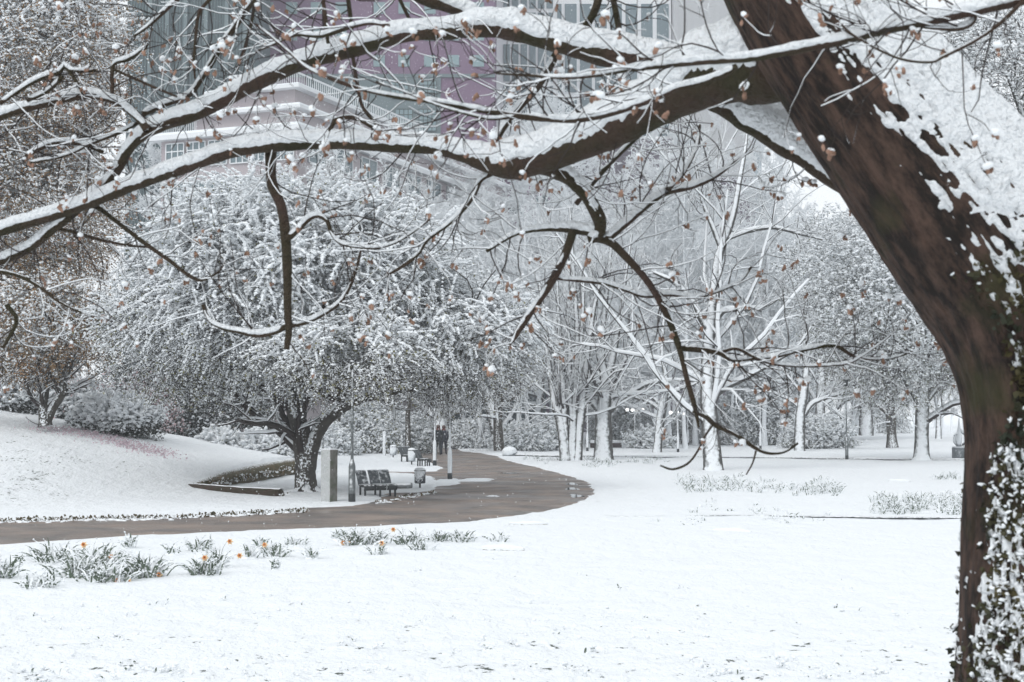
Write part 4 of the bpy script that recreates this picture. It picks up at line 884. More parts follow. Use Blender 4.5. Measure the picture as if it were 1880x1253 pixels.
bd = [(-.10, .05, .012), (-.06, .08, .04), (0, .13, .062), (.05, .19, .05), (.08, .25, .033), (.10, .29, .036), (.125, .30, .022), (.17, .295, .005)]
part('body', tubes(np.array([(x, 0, z) for x, z, r in bd]), np.array([r for x, z, r in bd]), 10, cap=True), M['dark'], bb)
part('tail', tubes(np.array([(-.06, 0, .08), (-.12, 0, .03), (-.17, 0, -.01)]), np.array([.03, .022, .01]), 6, cap=True), M['dark'], bb)
part('leg', tubes(np.array([(.0, .02, .10), (.01, .02, 0)]), np.array([.007, .006]), 5), M['dark'], bb); part('leg', tubes(np.array([(.0, -.02, .10), (.01, -.02, 0)]), np.array([.007, .006]), 5), M['dark'], bb)
# mossy ledges
def ledge(pts, label, m, rt, seed, snowline=True):
    sp = smooth_path(pts, n=8); P = np.array([(a, b_, c) for a, b_, c, r in sp]); R = np.array([r for a, b_, c, r in sp]); P[:, 2] += height(P[:, 0], P[:, 1]) * (1 if snowline else 0); o = P[len(P) // 2].copy(); o[2] = 0
    t = thing('garden_ledge', label, 'edging', o); V, F = tubes(P - o, R, 14, jit=.12, seed=seed, cap=True); part('bank', (V, F), M[m], t)
    if snowline: part('snow', tubes(P - o + np.array([.1, .35, .42]) * R[:, None], R * .72, 12, jit=.12, seed=seed), M['snow_soft'], t)
    rg = np.random.default_rng(seed + 1); pi_ = rg.integers(0, len(P) - 1, 1500); lp = P[pi_] + (P[pi_ + 1] - P[pi_]) * rg.random((1500, 1)) - o; lp = lp + rg.normal(0, .35, lp.shape) * [1, 1, .4] * R[pi_][:, None] + np.array([.8, -.3, .1]) * R[pi_][:, None]
    part('grass', leaves(lp, .11 if not snowline else .05, rg, droop=.5), M['grass'], t, smooth=False)
ledge([(-10.5, 46.2, .10, .12), (-10.05, 48.2, .20, .27), (-9.7, 51.5, .25, .33), (-9.3, 55, .29, .35), (-8.7, 60, .34, .34)], 'rusty grass-topped earth ledge running back from the path to the spreading tree', 'grass', .2, 5, False)
ledge([(-10.45, 46.2, .01, .05), (-10.0, 45.4, .06, .10), (-9.3, 44.6, .09, .13), (-8.1, 43.7, .10, .15), (-6.95, 42.8, .10, .16)], 'low snow-topped dark edging log in front of the spreading tree', 'bark', .1, 6)
for i, (p0, p1, r, lab) in enumerate([((885, 1014), (962, 1016), .06, 'flat mossy slab edge showing through the snow below the daffodils'), ((1310, 980), (1380, 984), .05, 'flat dark slab edge showing through the right-hand lawn'),
        ((1630, 886), (1672, 887), .05, 'small dark slab edge near the leafy lawn tree'), ((935, 968), (1005, 967), .04, 'thin dark kerb end beside the bend of the path')]):
    a, b_ = gd(*p0), gd(*p1); o = (a + b_) / 2; t = thing('slab', lab, 'slab', o)
    sp = np.array([a + (b_ - a) * q for q in np.linspace(0, 1, 12)]) - o; part('stone', tubes(sp + [0, 0, .045], r * np.sin(np.linspace(.15, pi - .15, 12)) ** .5, 8, jit=.3, seed=i), M['grass'], t)
    part('snow', tubes(sp + [0, .05, .075], r * 1.1 * np.sin(np.linspace(.15, pi - .15, 12)) ** .5, 8, jit=.3, seed=i), M['snow_soft'], t)
kb = [gd(*p) for p in ((1110, 953), (1200, 954), (1350, 951), (1500, 953), (1640, 955), (1800, 956), (2000, 957))]
t = thing('lawn_kerb', 'thin dark kerb line crossing the right-hand lawn', 'kerb', kb[3]); sp = smooth_path([list(p) for p in kb], n=14) - kb[3]
part('edge', tubes(sp + [0, 0, .05], np.full(len(sp), .022), 6, jit=.9, seed=3), M['dark'], t); part('snow', tubes(sp + [0, .04, .048], np.full(len(sp), .038), 6, jit=.7, seed=4), M['snow'], t)
kb = [gd(*p) for p in ((940, 838), (1000, 840), (1100, 841), (1250, 842), (1400, 843), (1600, 846), (1800, 848))]
t = thing('lawn_kerb', 'faint long kerb line behind the bare tree trunks', 'kerb', kb[3]); sp = smooth_path([list(p) for p in kb], n=10) - kb[3]
part('edge', tubes(sp + [0, 0, .06], np.full(len(sp), .06), 6, jit=.5, seed=5), M['dark'], t); part('snow', tubes(sp + [0, .09, .09], np.full(len(sp), .075), 6, jit=.3, seed=6), M['snow_soft'], t)

# ------------------------------------------------------------------ walkers
cloth = mat('dark_coat', (.030, .036, .042), .85); cloth2 = mat('navy_coat', (.038, .042, .060), .85); red = mat('reddish_scarf', (.15, .055, .05), .85); skin = mat('skin', (.55, .36, .28), .6)
def walker(base, label, m, H, rz, swing, hat):
    t = thing('person', label, 'person', base, None, rz); s = H / 1.75
    J = {'pel': (0, 0, .95), 'wai': (0, 0, 1.12), 'che': (0, .02, 1.34), 'nek': (0, .02, 1.50), 'hd1': (0, .03, 1.60), 'hd2': (0, .02, 1.70),
         'hl': (-.10, 0, .88), 'kl': (-.11, swing * .22, .48), 'al': (-.11, swing * .10 - .04, .08), 'tl': (-.12, swing * .10 + .14, .03),
         'hr': (.10, 0, .88), 'kr': (.11, -swing * .10, .48), 'ar': (.11, -swing * .34, .10), 'tr': (.12, -swing * .34 + .15, .04),
         'sl': (-.20, .01, 1.40), 'el': (-.25, -.03, 1.14), 'wl': (-.22, .10, .94), 'fl': (-.20, .15, .86), 'sr': (.20, .01, 1.40), 'er': (.25, -.05, 1.14), 'wr': (.22, .10, .94), 'fr': (.20, .15, .86)}
    E = [('pel', 'wai'), ('wai', 'che'), ('che', 'nek'), ('nek', 'hd1'), ('hd1', 'hd2'), ('pel', 'hl'), ('hl', 'kl'), ('kl', 'al'), ('al', 'tl'), ('pel', 'hr'), ('hr', 'kr'), ('kr', 'ar'), ('ar', 'tr'),
         ('che', 'sl'), ('sl', 'el'), ('el', 'wl'), ('wl', 'fl'), ('che', 'sr'), ('sr', 'er'), ('er', 'wr'), ('wr', 'fr')]
    Rr = dict(pel=.17, wai=.16, che=.18, nek=.07, hd1=.10, hd2=.095, hl=.12, kl=.07, al=.05, tl=.045, hr=.12, kr=.07, ar=.05, tr=.045, sl=.09, el=.065, wl=.05, fl=.035, sr=.09, er=.065, wr=.05, fr=.035)
    K = list(J); me = bpy.data.meshes.new('body'); me.from_pydata([[c * s for c in J[k]] for k in K], [(K.index(a), K.index(b_)) for a, b_ in E], []); me.materials.append(m)
    o = bpy.data.objects.new('body', me); COL.objects.link(o); o.parent = t
    sk = o.modifiers.new('skin', 'SKIN'); o.modifiers.new('sub', 'SUBSURF').levels = 1
    for i, k in enumerate(K): me.skin_vertices[0].data[i].radius = (Rr[k] * s, Rr[k] * s)
    me.skin_vertices[0].data[0].use_root = True
    g, f = ico(2); part('hair' if not hat else 'hat', (g * np.array([.115, .125, .13]) * s + np.array([0, .0, 1.68]) * s, f), mat('dark_hair', (.10, .055, .045), .8) if hat else skin, t)
    part('collar', lathe([(.10 * s, 1.47 * s), (.13 * s, 1.50 * s), (.125 * s, 1.58 * s), (.09 * s, 1.60 * s)], 12), red, t)
walker(np.array([px2x(805, 84), 84, .0]), 'person in a long dark coat walking away, left of the pair', cloth, 1.74, radians(4), 1.0, True)
walker(np.array([px2x(815, 85), 85, .0]), 'person in navy jacket and reddish scarf walking away, right of the pair', cloth2, 1.70, radians(-5), -.8, True)

# ------------------------------------------------------------------ daffodils and grass tufts
def blades(rng, n, h, spread, w=.012, lean=.35):
    b = np.stack([rng.normal(0, spread, n), rng.normal(0, spread * .8, n), np.zeros(n)], 1); d = nrm(np.stack([rng.normal(0, lean, n), rng.normal(0, lean * .8, n), np.ones(n)], 1) + b * [1.6, 1.6, 0])
    H = h * rng.uniform(.55, 1.15, n); P = [b]; dd = d
    for k in range(5): dd = nrm(dd + d * [.12, .12, 0] + [0, 0, -.10 * k]); P.append(P[-1] + dd * (H / 5)[:, None])
    P = np.stack(P, 1); R = w * np.array([.8, 1, 1, .9, .7, .15])[None] * rng.uniform(.7, 1.2, n)[:, None]; side = nrm(np.cross(d, [0, 1, 0]) + rng.normal(0, .5, (n, 3)))[:, None, :]
    V = np.stack([P - side * R[..., None], P + side * R[..., None], P + np.array([0, 0, 0.]) + np.cross(side, dd[:, None, :]) * R[..., None] * .35], 2)
    N, K = n, 6; V = V.reshape(-1, 3); a, k = np.meshgrid(np.arange(N), np.arange(K - 1), indexing='ij'); q = (a * K + k) * 3
    F = np.concatenate([np.stack([q, q + 3, q + 5, q + 2], -1).reshape(-1, 4), np.stack([q + 2, q + 5, q + 4, q + 1], -1).reshape(-1, 4)])
    return (V, F), P
def clump(px, py, n, h, spread, label, flowers=(), seed=0, cat='daffodils', name='daffodil_clump', snowk=4):
    rng = np.random.default_rng(seed); base = gd(px, py, .02); t = thing(name, label, cat, base); VF, P = blades(rng, int(n * 1.7), h * 1.12, spread * 1.05, w=.018, lean=.27); n = int(n * 1.7)
    part('leaves', VF, M['blade'], t)
    q = P[rng.integers(0, n, n * snowk), rng.integers(1, 6, n * snowk)]; s = rng.uniform(.010, .024, len(q)); mound = np.stack([rng.normal(0, spread, 14), rng.normal(0, spread * .7, 14), np.full(14, .0)], 1)
    part('snow', join(scatter(OCT, q + [0, 0, .006], np.stack([s * 1.2, s, s * .8], 1), rng, tilt=.4), scatter(ico(1), mound, np.stack([rng.uniform(.04, .09, 14), rng.uniform(.04, .09, 14), rng.uniform(.02, .05, 14)], 1), rng)), M['snow_soft'], t)
    for (fx, fy, down) in flowers:
        p = at(fx, fy, base[1] - .05) - base; st = smooth_path([(0, 0, 0), (p[0] * .4, 0, max(p[2], .05) * .75), (p[0] * .85, -.01, max(p[2], .05) * 1.02 + .02), (p[0], -.02, p[2])], n=4)
        part('stem', tubes(st, np.full(len(st), .006), 5), M['blade'], t)
        fl = part('flower', mov(rot(lathe([(.010, -.035), (.015, .0), (.022, .022), (.032, .04), (.030, .042), (.015, .018)], 10), radians(70), axis='x'), p), M['orange'], t)
        pt = []
        for k in range(6):
            a = k * pi / 3; V = np.array([(0, 0, 0), (.030, -.018, .005), (.062, 0, .0), (.030, .018, .005)]); V = rot((V, None), a)[0]; pt.append((V, np.array([[0, 1, 2, 3]])))
        part('petals', mov(rot(join(*pt), radians(70), axis='x'), p + [0, .008, 0]), M['petal'], fl)
    return t
CL = [(8, 1066, 26, .42, .07, 'daffodil clump cut by the left edge of the photo', ()), (70, 1082, 26, .26, .09, 'low daffodil clump with one arching stalk, nearest the camera at the far left', ()),
      (100, 1032, 46, .36, .18, 'broad back-left part of the large daffodil group', ()), (150, 1063, 60, .40, .16, 'dense tall daffodil clump in the middle of the large left group', ((154, 1001, 0),)),
      (180, 1040, 46, .38, .16, 'daffodil clump with a hanging orange flower at its right tip', ((204, 1023, 0),)), (200, 1070, 44, .30, .13, 'daffodil clump with two orange flowers fallen on the snow', ((214, 1067, 1), (236, 1069, 1))),
      (268, 1062, 50, .38, .12, 'separate daffodil clump with a wilted orange bloom on the snow at its foot', ((292, 1056, 1),)), (235, 1008, 16, .26, .05, 'small daffodil clump close to the path, with two white buds', ()),
      (316, 1020, 8, .24, .05, 'sparse pair of daffodil shoots between the two large left groups', ()), (372, 1012, 26, .26, .11, 'low daffodil clump nearest the path, left of the arching orange flowers', ()),
      (375, 1058, 36, .32, .10, 'daffodil clump with small orange flower buried among its leaves', ((376, 1025, 0),)), (400, 1042, 26, .32, .06, 'daffodil clump with two orange flowers arching to the right', ((422, 995, 0), (440, 1021, 0))),
      (458, 1026, 9, .28, .04, 'thin upright daffodil tuft right of the arching orange flowers', ((486, 1001, 0),)), (478, 1006, 12, .22, .05, 'tiny daffodil tuft by the path at the middle left', ()),
      (503, 1025, 26, .28, .07, 'daffodil tuft directly above the small snow-clogged stump of leaves', ()), (507, 1048, 8, .18, .03, 'narrow snow-clogged stump of leaves standing alone', ()), (540, 1004, 18, .20, .09, 'faint snow-buried daffodil clump near the path', ()),
      (572, 1027, 16, .24, .05, 'small daffodil clump alone right of the snow-clogged stump', ()), (625, 990, 14, .2, .06, 'snow-buried leaves at the left end of the centre daffodil group', ()), (650, 1005, 46, .34, .10, 'tall centre daffodil clump with an orange flower low on its left', ((645, 995, 0), (630, 997, 1))),
      (682, 1002, 40, .30, .12, 'wide daffodil clump in the centre group with an orange flower on a tall stalk', ((722, 973, 0),)), (693, 1023, 14, .26, .05, 'daffodil tuft with one orange flower facing the camera', ((701, 998, 0),)),
      (748, 1004, 34, .30, .10, 'spiky daffodil clump at the right of the centre group', ()), (775, 1014, 20, .2, .09, 'low snow-filled daffodil clump in front of the spiky one', ()), (805, 996, 26, .24, .12, 'snowy daffodil clump below the puddle', ()),
      (850, 998, 20, .25, .08, 'daffodil clump with leaves splayed to both sides, right of the puddle', ()), (912, 998, 10, .22, .08, 'last thin daffodil clump on the right, above the mossy slab', ())]
for i, (a, b_, n, h, s, lab, fl) in enumerate(CL): clump(a, b_, n, h, s, lab, fl, 200 + i)
def tuftfield(name, label, regs, seed, h=.25, per=9):
    rng = np.random.default_rng(seed); parts_, sn = [], []
    for (a, b_, hw, hd, n) in regs:
        for _ in range(n):
            p = gd(a + rng.uniform(-1, 1) * hw, b_ + rng.normal(0, .5) * hd, .03); VF, P = blades(rng, per, h * rng.uniform(.5, 1.1), .08, w=.012); parts_.append(mov(VF, p)); q = P.reshape(-1, 3)[rng.integers(0, per * 6, per * 2)] + p; sn.append(q)
    o = part(name, join(*parts_), M['blade']); tag(o, label, 'grass', kind='stuff')
    q = np.concatenate(sn); s = rng.uniform(.012, .03, len(q)); part('snow', scatter(OCT, q, np.stack([s * 1.3, s, s * .8], 1), rng, tilt=.3), M['snow_soft'], o)
tuftfield('grass_band', 'snowy leaf tufts in a band on the lawn below the lone white-trunked tree', [(1400, 897, 140, 14, 95), (1290, 886, 45, 8, 18), (1510, 905, 30, 6, 26)], 7, .30)
tuftfield('grass_band', 'snowy leaf tufts in a band beside the leaning foreground trunk', [(1690, 925, 85, 14, 70), (1650, 940, 45, 7, 36), (1760, 935, 30, 10, 34), (1740, 878, 22, 5, 12)], 8, .32)
tuftfield('grass_band', 'sparse leaf tufts along the thin kerb on the right-hand lawn', [(1330, 940, 60, 10, 11), (1450, 950, 70, 14, 14), (1250, 960, 60, 9, 7)], 9, .18, 6)
tuftfield('grass_band', 'grass tufts round the feet of the bare trees at the bend of the path', [(1000, 846, 40, 5, 18), (1130, 850, 60, 7, 36), (1190, 848, 40, 6, 12)], 10, .32)
tuftfield('grass_blades', 'single grass blades pricking through the snow close to the camera', [(500, 1150, 700, 110, 60), (1300, 1150, 420, 110, 45), (900, 1235, 900, 14, 50)], 12, .07, 3)
# slush and dead leaves along the far edge of the path
rng = np.random.default_rng(41); q = []
for (a, b_), (c, d), n in (((-20, 954), (300, 948), 420), ((300, 948), (560, 935), 300), ((690, 921), (800, 899), 60)):
    t_ = rng.random(n); q += [gd(a + (c - a) * u + rng.normal(0, 2), b_ + (d - b_) * u + 4.5 + rng.normal(0, 1.2), .0) for u in t_]
q = np.array(q); s_ = rng.uniform(.02, .07, len(q)); k = rng.random(len(q)) < .55
o = part('slush', scatter(ico(1), q[k], np.stack([s_[k] * 1.6, s_[k], s_[k] * .5], 1), rng, jit=.25), M['snow_soft']); tag(o, 'lumps of slush lying along the far edge of the path', 'slush', kind='stuff')
o = part('dead_leaves', leaves(np.repeat(q[~k], 5, 0) + rng.normal(0, .07, (5 * (~k).sum(), 3)) * [1, 1, .1] + [0, .1, .03], .07, rng, .1), M['grass'], smooth=False); tag(o, 'dark wet leaves and grass along the far edge of the path', 'leaves', kind='stuff')
#TREE
# ------------------------------------------------------------------ leaning foreground tree
TREE = thing('leaning_tree', 'big leaning foreground tree, ivy-grown trunk at right, snowy branches reaching across the photo', 'tree', np.append(at(1895, 1200, 6.0)[:2], 0))
TB = np.array(TREE.location)
UP = np.array([0, 0, 1.]); CAMD = np.array([0, -1., 0])
tp = [(1250, -520, 105, 6.3), (1310, -330, 112, 6.2), (1400, -150, 122, 6.1), (1482, 0, 134, 6.0), (1565, 120, 142, 6.0), (1662, 245, 155, 6.0), (1765, 375, 172, 6.0), (1850, 510, 168, 6.0), (1895, 650, 144, 6.0), (1909, 800, 131, 6.0), (1907, 1000, 134, 6.0), (1900, 1253, 138, 6.0), (1890, 1550, 155, 6.0), (1880, 1800, 200, 6.0), (1880, 1900, 250, 6.0)]
sp = smooth_path([(a, b, r, d) for a, b, r, d in tp], n=40)
TP = np.array([at(a, b, d) for a, b, r, d in sp]); TR = np.array([r * d / FPX for a, b, r, d in sp])
T = nrm(np.gradient(TP, axis=0)); Aa = nrm(np.cross(T, [0, 1, 0])); Bb = np.cross(Aa, T); SD = 210
th = np.arange(SD) * 2 * pi / SD; dirs = Aa[:, None] * np.cos(th)[None, :, None] + Bb[:, None] * np.sin(th)[None, :, None]
surf = TP[:, None] + dirs * TR[:, None, None]
arc = np.concatenate([[0], np.cumsum(np.linalg.norm(np.diff(TP, axis=0), axis=1))])
uvp = np.stack([np.broadcast_to(np.cos(th) * .9, surf.shape[:2]), np.broadcast_to(np.sin(th) * .9, surf.shape[:2]), np.broadcast_to(arc[:, None], surf.shape[:2])], -1)
furrow = .5 * (fnoise(uvp * [7, 7, 2.0], 1.0, 40, 4) - .5) + .32 * (.35 - np.abs(2 * fnoise(uvp * [15, 15, 3.2], 1.0, 44, 3) - 1)); 
rr = TR[:, None] * (1 + .16 * furrow + .05 * (fnoise(uvp * [2, 2, 1.3], 1., 41, 2) - .5))
trunkV = TP[:, None] + dirs * rr[..., None]
k_, s_ = np.meshgrid(np.arange(len(TP) - 1), np.arange(SD), indexing='ij')
TF = np.stack([k_ * SD + s_, k_ * SD + (s_ + 1) % SD, k_ * SD + SD + (s_ + 1) % SD, k_ * SD + SD + s_], -1).reshape(-1, 4)
tb = mat('furrowed_brown_bark', (.075, .042, .031), .85)
def trunk_mat(m):
    t = m.node_tree; b = t.nodes['Principled BSDF']; L = t.links; tc = t.nodes.new('ShaderNodeTexCoord')
    at_ = t.nodes.new('ShaderNodeAttribute'); at_.attribute_name = 'along'; mp = t.nodes.new('ShaderNodeMapping'); mp.inputs['Scale'].default_value = (1, 1, .42); L.new(at_.outputs['Vector'], mp.inputs[0])
    n = t.nodes.new('ShaderNodeTexNoise'); n.inputs['Scale'].default_value = 11; n.inputs['Detail'].default_value = 7; n.inputs['Roughness'].default_value = .72; L.new(mp.outputs[0], n.inputs['Vector'])
    r = t.nodes.new('ShaderNodeValToRGB'); L.new(n.outputs['Fac'], r.inputs[0]); e = r.color_ramp.elements; e[0].position = .42; e[0].color = (.014, .010, .008, 1); e[1].position = .62; e[1].color = (.098, .060, .045, 1)
    n2 = t.nodes.new('ShaderNodeTexNoise'); n2.inputs['Scale'].default_value = 2.2; n2.inputs['Detail'].default_value = 5; L.new(tc.outputs['Object'], n2.inputs['Vector'])
    r2 = t.nodes.new('ShaderNodeValToRGB'); L.new(n2.outputs['Fac'], r2.inputs[0]); r2.color_ramp.elements[0].position = .56; r2.color_ramp.elements[1].position = .68
    x = t.nodes.new('ShaderNodeMixRGB'); L.new(r2.outputs[0], x.inputs[0]); L.new(r.outputs[0], x.inputs[1]); x.inputs[2].default_value = (.045, .042, .018, 1); L.new(x.outputs[0], b.inputs['Base Color'])
    bp = t.nodes.new('ShaderNodeBump'); bp.inputs['Strength'].default_value = 1; bp.inputs['Distance'].default_value = .05; L.new(n.outputs['Fac'], bp.inputs['Height']); L.new(bp.outputs[0], b.inputs['Normal'])
trunk_mat(tb)
trunk = part('trunk', (trunkV.reshape(-1, 3), TF), tb, TREE, org=TB)
al = trunk.data.attributes.new('along', 'FLOAT_VECTOR', 'POINT'); al.data.foreach_set('vector', (uvp * [.5, .5, 1]).astype(np.float32).ravel())
# snow plastered on the trunk: a shell that dips under the bark where there is none
wdir = nrm(np.array([.42, -.62, .50])); facing = (dirs * wdir).sum(-1)
leanf = sstep(2.0, 3.1, TP[:, 2])[:, None]          # upper, leaning part
crk = fnoise(uvp * [9, 9, 6], 1.0, 50, 4) - .5; crk2 = fnoise(uvp * [22, 22, 15], 1.0, 52, 4) - .5; lumps = fnoise(uvp * [26, 26, 20], 1.0, 55, 2) - .5
bandz = 1 - .75 * sstep(3.35, 3.15, TP[:, 2])[:, None] * sstep(2.55, 2.75, TP[:, 2])[:, None]
tt_up = .021 * sstep(.26, .80, facing + crk * .35 + crk2 * 1.25 * sstep(-.1, .3, facing)) + .022 * crk2 * sstep(-.1, .3, facing) + .012 * lumps - .0065 - .02 * sstep(.0, -.3, facing)
ox = sstep(-.93, -.74, dirs[..., 0] + .12 * sstep(1.9, 1.5, TP[:, 2])[:, None] - .25 * sstep(2.3, 2.7, TP[:, 2])[:, None] + .25 * (vnoise(uvp * 4, 1., 71) - .5)) * sstep(.6, .2, dirs[..., 1])
bl = fnoise(uvp * [27, 27, 34], 1.0, 60, 3) - .5
tt_lo = -.010 + .17 * np.clip(bl + .05 * ox - .015 + .05 * sstep(2.6, 1.6, TP[:, 2])[:, None] - .22 * (1 - ox), 0, .14)
low_part = sstep(2.75, 2.35, TP[:, 2])[:, None]
thk = np.where(leanf > .5, tt_up, tt_lo * low_part - .02 * (1 - low_part))
thk = tt_up * leanf + (1 - leanf) * (tt_lo * low_part - .02 * (1 - low_part))
part('snow', ((TP[:, None] + dirs * (rr + thk)[..., None]).reshape(-1, 3), TF), M['snow'], TREE, org=TB)
# ivy leaves and moss on the lower trunk, with lumps of snow
rng = np.random.default_rng(5); ii = np.where(TP[:, 2] < 3.3)[0]
wgt = []; a_i = rng.choice(ii, 44000); a_s = rng.integers(0, SD, 44000); dd = dirs[a_i, a_s]; pr = sstep(-.93, -.78, dd[:, 0] + .1 * sstep(1.9, 1.5, TP[a_i, 2]) - .3 * sstep(2.3, 2.8, TP[a_i, 2])) * sstep(.6, .2, dd[:, 1]); z = TP[a_i, 2]
keep = rng.random(44000) < pr * (.35 + .65 * sstep(3.2, 2.6, z)); a_i, a_s = a_i[keep], a_s[keep]; ps = TP[a_i] + dirs[a_i, a_s] * (rr[a_i, a_s] + rng.uniform(-.006, .012, len(a_i)))[:, None]
part('ivy', leaves(ps + rng.normal(0, .004, ps.shape), .030, rng, .6), M['ivy'], TREE, smooth=False, org=TB)
sel = rng.random(len(ps)) < np.where(ps[:, 2] < 2.45, .24, .015); q = ps[sel] + dirs[a_i, a_s][sel] * .006 + [0, 0, .006]; s = rng.uniform(.004, .0105, len(q))
sb = scatter(ico(1), q, np.stack([s * 1.6, s, s * .7], 1), rng, tilt=.6, jit=.35); part('ivy_snow', sb, M['snow_soft'], TREE, org=TB)

wood, snow, moss = [], [], []; PARENTS = []
def branch(pts, d0, d1, step=6, sides=16, snowy=1.0, twigs=True, seed=1, cam=.30):
    spn = smooth_path(pts, step=step); n = len(spn); D = np.linspace(d0, d1, n)
    jr = 1 + .10 * (fnoise(np.stack([spn[:, 0], spn[:, 1], D * 0], -1), .035, seed, 2) - .5) * 2
    P = np.array([at(a, b, d) for (a, b, r), d in zip(spn, D)]); R = spn[:, 2] * D / FPX * jr
    wood.append(tubes(P, R, sides, jit=.07, seed=seed))
    T = nrm(np.gradient(P, axis=0)); u = UP - (T * UP).sum(-1, keepdims=True) * T; s = np.linalg.norm(u, axis=1)
    if snowy > 0:
        c = P + u * (R * .52 * s)[:, None] + (CAMD * cam + np.array([-.1, 0, 0])) * R[:, None]
        rs = R * (.48 + .50 * s) * snowy * (1 - (.5 if R.max() < .04 else .12) * sstep(.66, .80, vnoise(P, 3.1, seed + 20))); rs = rs * np.clip(np.arange(n) / 2, .2, 1) * np.clip((n - 1 - np.arange(n)) / 2 + .2, .2, 1)
        big = R.max() > .022
        V, F = tubes(c, rs, 40 if big else sides, 0)
        ns = 40 if big else sides; V = V.reshape(n, ns, 3)
        q = fnoise(V, 42.0, seed + 3, 3) - .5; q2 = fnoise(V, 11.0, seed + 8, 2) - .5; q3 = fnoise(V, 95.0, seed + 5, 2) - .5; V = c[:, None] + (V - c[:, None]) * (1 + (.30 if big else .24) * q + .26 * q2 + .16 * q3)[..., None]
        snow.append((V.reshape(-1, 3), F))
    if twigs: PARENTS.append((P, R, s))
    return P, R
B = branch
# main limbs (px, py, half width px)
B([(1500, 90, 80), (1420, 118, 72), (1350, 128, 62), (1280, 148, 54), (1200, 193, 44), (1120, 235, 39), (1040, 270, 36), (975, 292, 33), (925, 300, 29), (900, 297, 24)], 6.1, 6.8, sides=24, seed=2, snowy=.97)
B([(960, 305, 30), (905, 297, 24), (860, 284, 19), (800, 270, 16), (700, 264, 15), (600, 260, 15), (500, 265, 15), (430, 275, 14), (350, 302, 13.5), (260, 333, 13), (150, 376, 12), (60, 405, 11.5), (-80, 445, 11)], 6.8, 7.2, seed=3, sides=18)
B([(1330, 150, 45), (1260, 130, 36), (1180, 108, 29), (1100, 93, 27), (1000, 66, 25), (930, 50, 23), (880, 48, 21), (830, 55, 18), (740, 62, 17), (660, 85, 17), (560, 112, 16.5), (470, 150, 16), (370, 202, 15), (300, 226, 14.5), (266, 244, 13), (236, 272, 11), (205, 325, 10.5), (150, 375, 10), (90, 425, 10), (40, 462, 9.5), (-60, 500, 9)], 6.4, 7.3, seed=4, sides=18)
B([(272, 240, 9), (255, 218, 7), (225, 193, 7.5), (195, 180, 8), (150, 175, 8.5), (80, 190, 9), (0, 212, 9.5), (-60, 235, 10)], 7.0, 7.1, seed=5)
B([(895, 50, 18), (860, 24, 16), (820, 8, 15), (780, -5, 15), (720, -35, 14)], 6.85, 6.9, seed=6)
B([(1240, 150, 30), (1300, 172, 27), (1360, 202, 31), (1430, 247, 31), (1500, 295, 28), (1570, 350, 22), (1630, 412, 15), (1700, 480, 20), (1790, 560, 30)], 6.7, 6.35, seed=7, sides=20, cam=.62, snowy=1.12)
B([(1400, 165, 18), (1385, 172, 12), (1430, 190, 13), (1480, 235, 14), (1540, 300, 14)], 6.9, 6.6, seed=8)
B([(960, 300, 22), (1000, 302, 20), (1040, 322, 16), (1072, 352, 14), (1092, 385, 13), (1102, 410, 12), (1098, 432, 11), (1080, 440, 9)], 6.75, 6.9, seed=9)
B([(1110, 425, 10), (1080, 424, 10), (1050, 420, 10), (1015, 419, 7), (975, 422, 5.5), (945, 430, 5), (915, 447, 4), (893, 462, 3)], 6.9, 7.0, seed=10)
B([(1052, 422, 9), (1046, 445, 8.5), (1032, 480, 8), (1010, 522, 7.5), (980, 565, 7), (955, 602, 6), (945, 620, 4.5), (935, 634, 2.5)], 6.9, 7.0, seed=11, snowy=.95)
B([(1085, 435, 9), (1120, 445, 8), (1150, 473, 7), (1185, 512, 6.5), (1212, 555, 6), (1235, 605, 6), (1250, 650, 5.5), (1262, 700, 5), (1275, 745, 4.5), (1283, 785, 2)], 6.9, 7.0, seed=12, snowy=.7)
B([(1272, 755, 4), (1295, 765, 4.5), (1315, 782, 4.5), (1350, 798, 4), (1385, 822, 3.5), (1410, 832, 3.5), (1440, 830, 2.5), (1465, 814, 2)], 7.0, 7.0, seed=13, snowy=.6, twigs=False)
B([(1308, 782, 2), (1295, 800, 2), (1280, 830, 2), (1262, 852, 2.2), (1235, 862, 2), (1212, 855, 1.5)], 7.0, 7.0, seed=14, snowy=.3, sides=8, twigs=False)
B([(1388, 828, 2), (1382, 850, 1.5), (1370, 872, 1.2)], 7, 7, seed=15, snowy=.3, sides=8, twigs=False)
B([(1108, 442, 8), (1130, 425, 8), (1165, 395, 8), (1200, 365, 8), (1228, 351, 7.5), (1265, 343, 6.5), (1300, 330, 6), (1325, 315, 5), (1350, 295, 3.5), (1380, 277, 2.5)], 6.9, 7.2, seed=16)
B([(1222, 352, 5), (1245, 330, 4.5), (1262, 305, 4), (1278, 270, 3.5), (1285, 230, 2.5)], 7.0, 7.3, seed=17)
B([(1058, 375, 5), (1085, 340, 5), (1120, 300, 5), (1160, 260, 5), (1182, 240, 5), (1200, 210, 4), (1215, 180, 3)], 7.3, 7.0, seed=18)
B([(1022, 512, 3), (1060, 514, 4.5), (1110, 520, 4.5), (1150, 532, 5), (1185, 543, 5), (1230, 540, 5), (1280, 545, 4.5), (1325, 532, 3.5), (1360, 515, 3), (1380, 490, 2)], 6.95, 7.1, seed=19)
B([(1248, 640, 5), (1280, 642, 5.5), (1320, 648, 5.5), (1345, 660, 5), (1380, 658, 4.5), (1420, 655, 4.5), (1470, 643, 4.5), (1530, 635, 4), (1570, 655, 3), (1620, 660, 2.5), (1665, 650, 2)], 7.0, 7.0, seed=20)
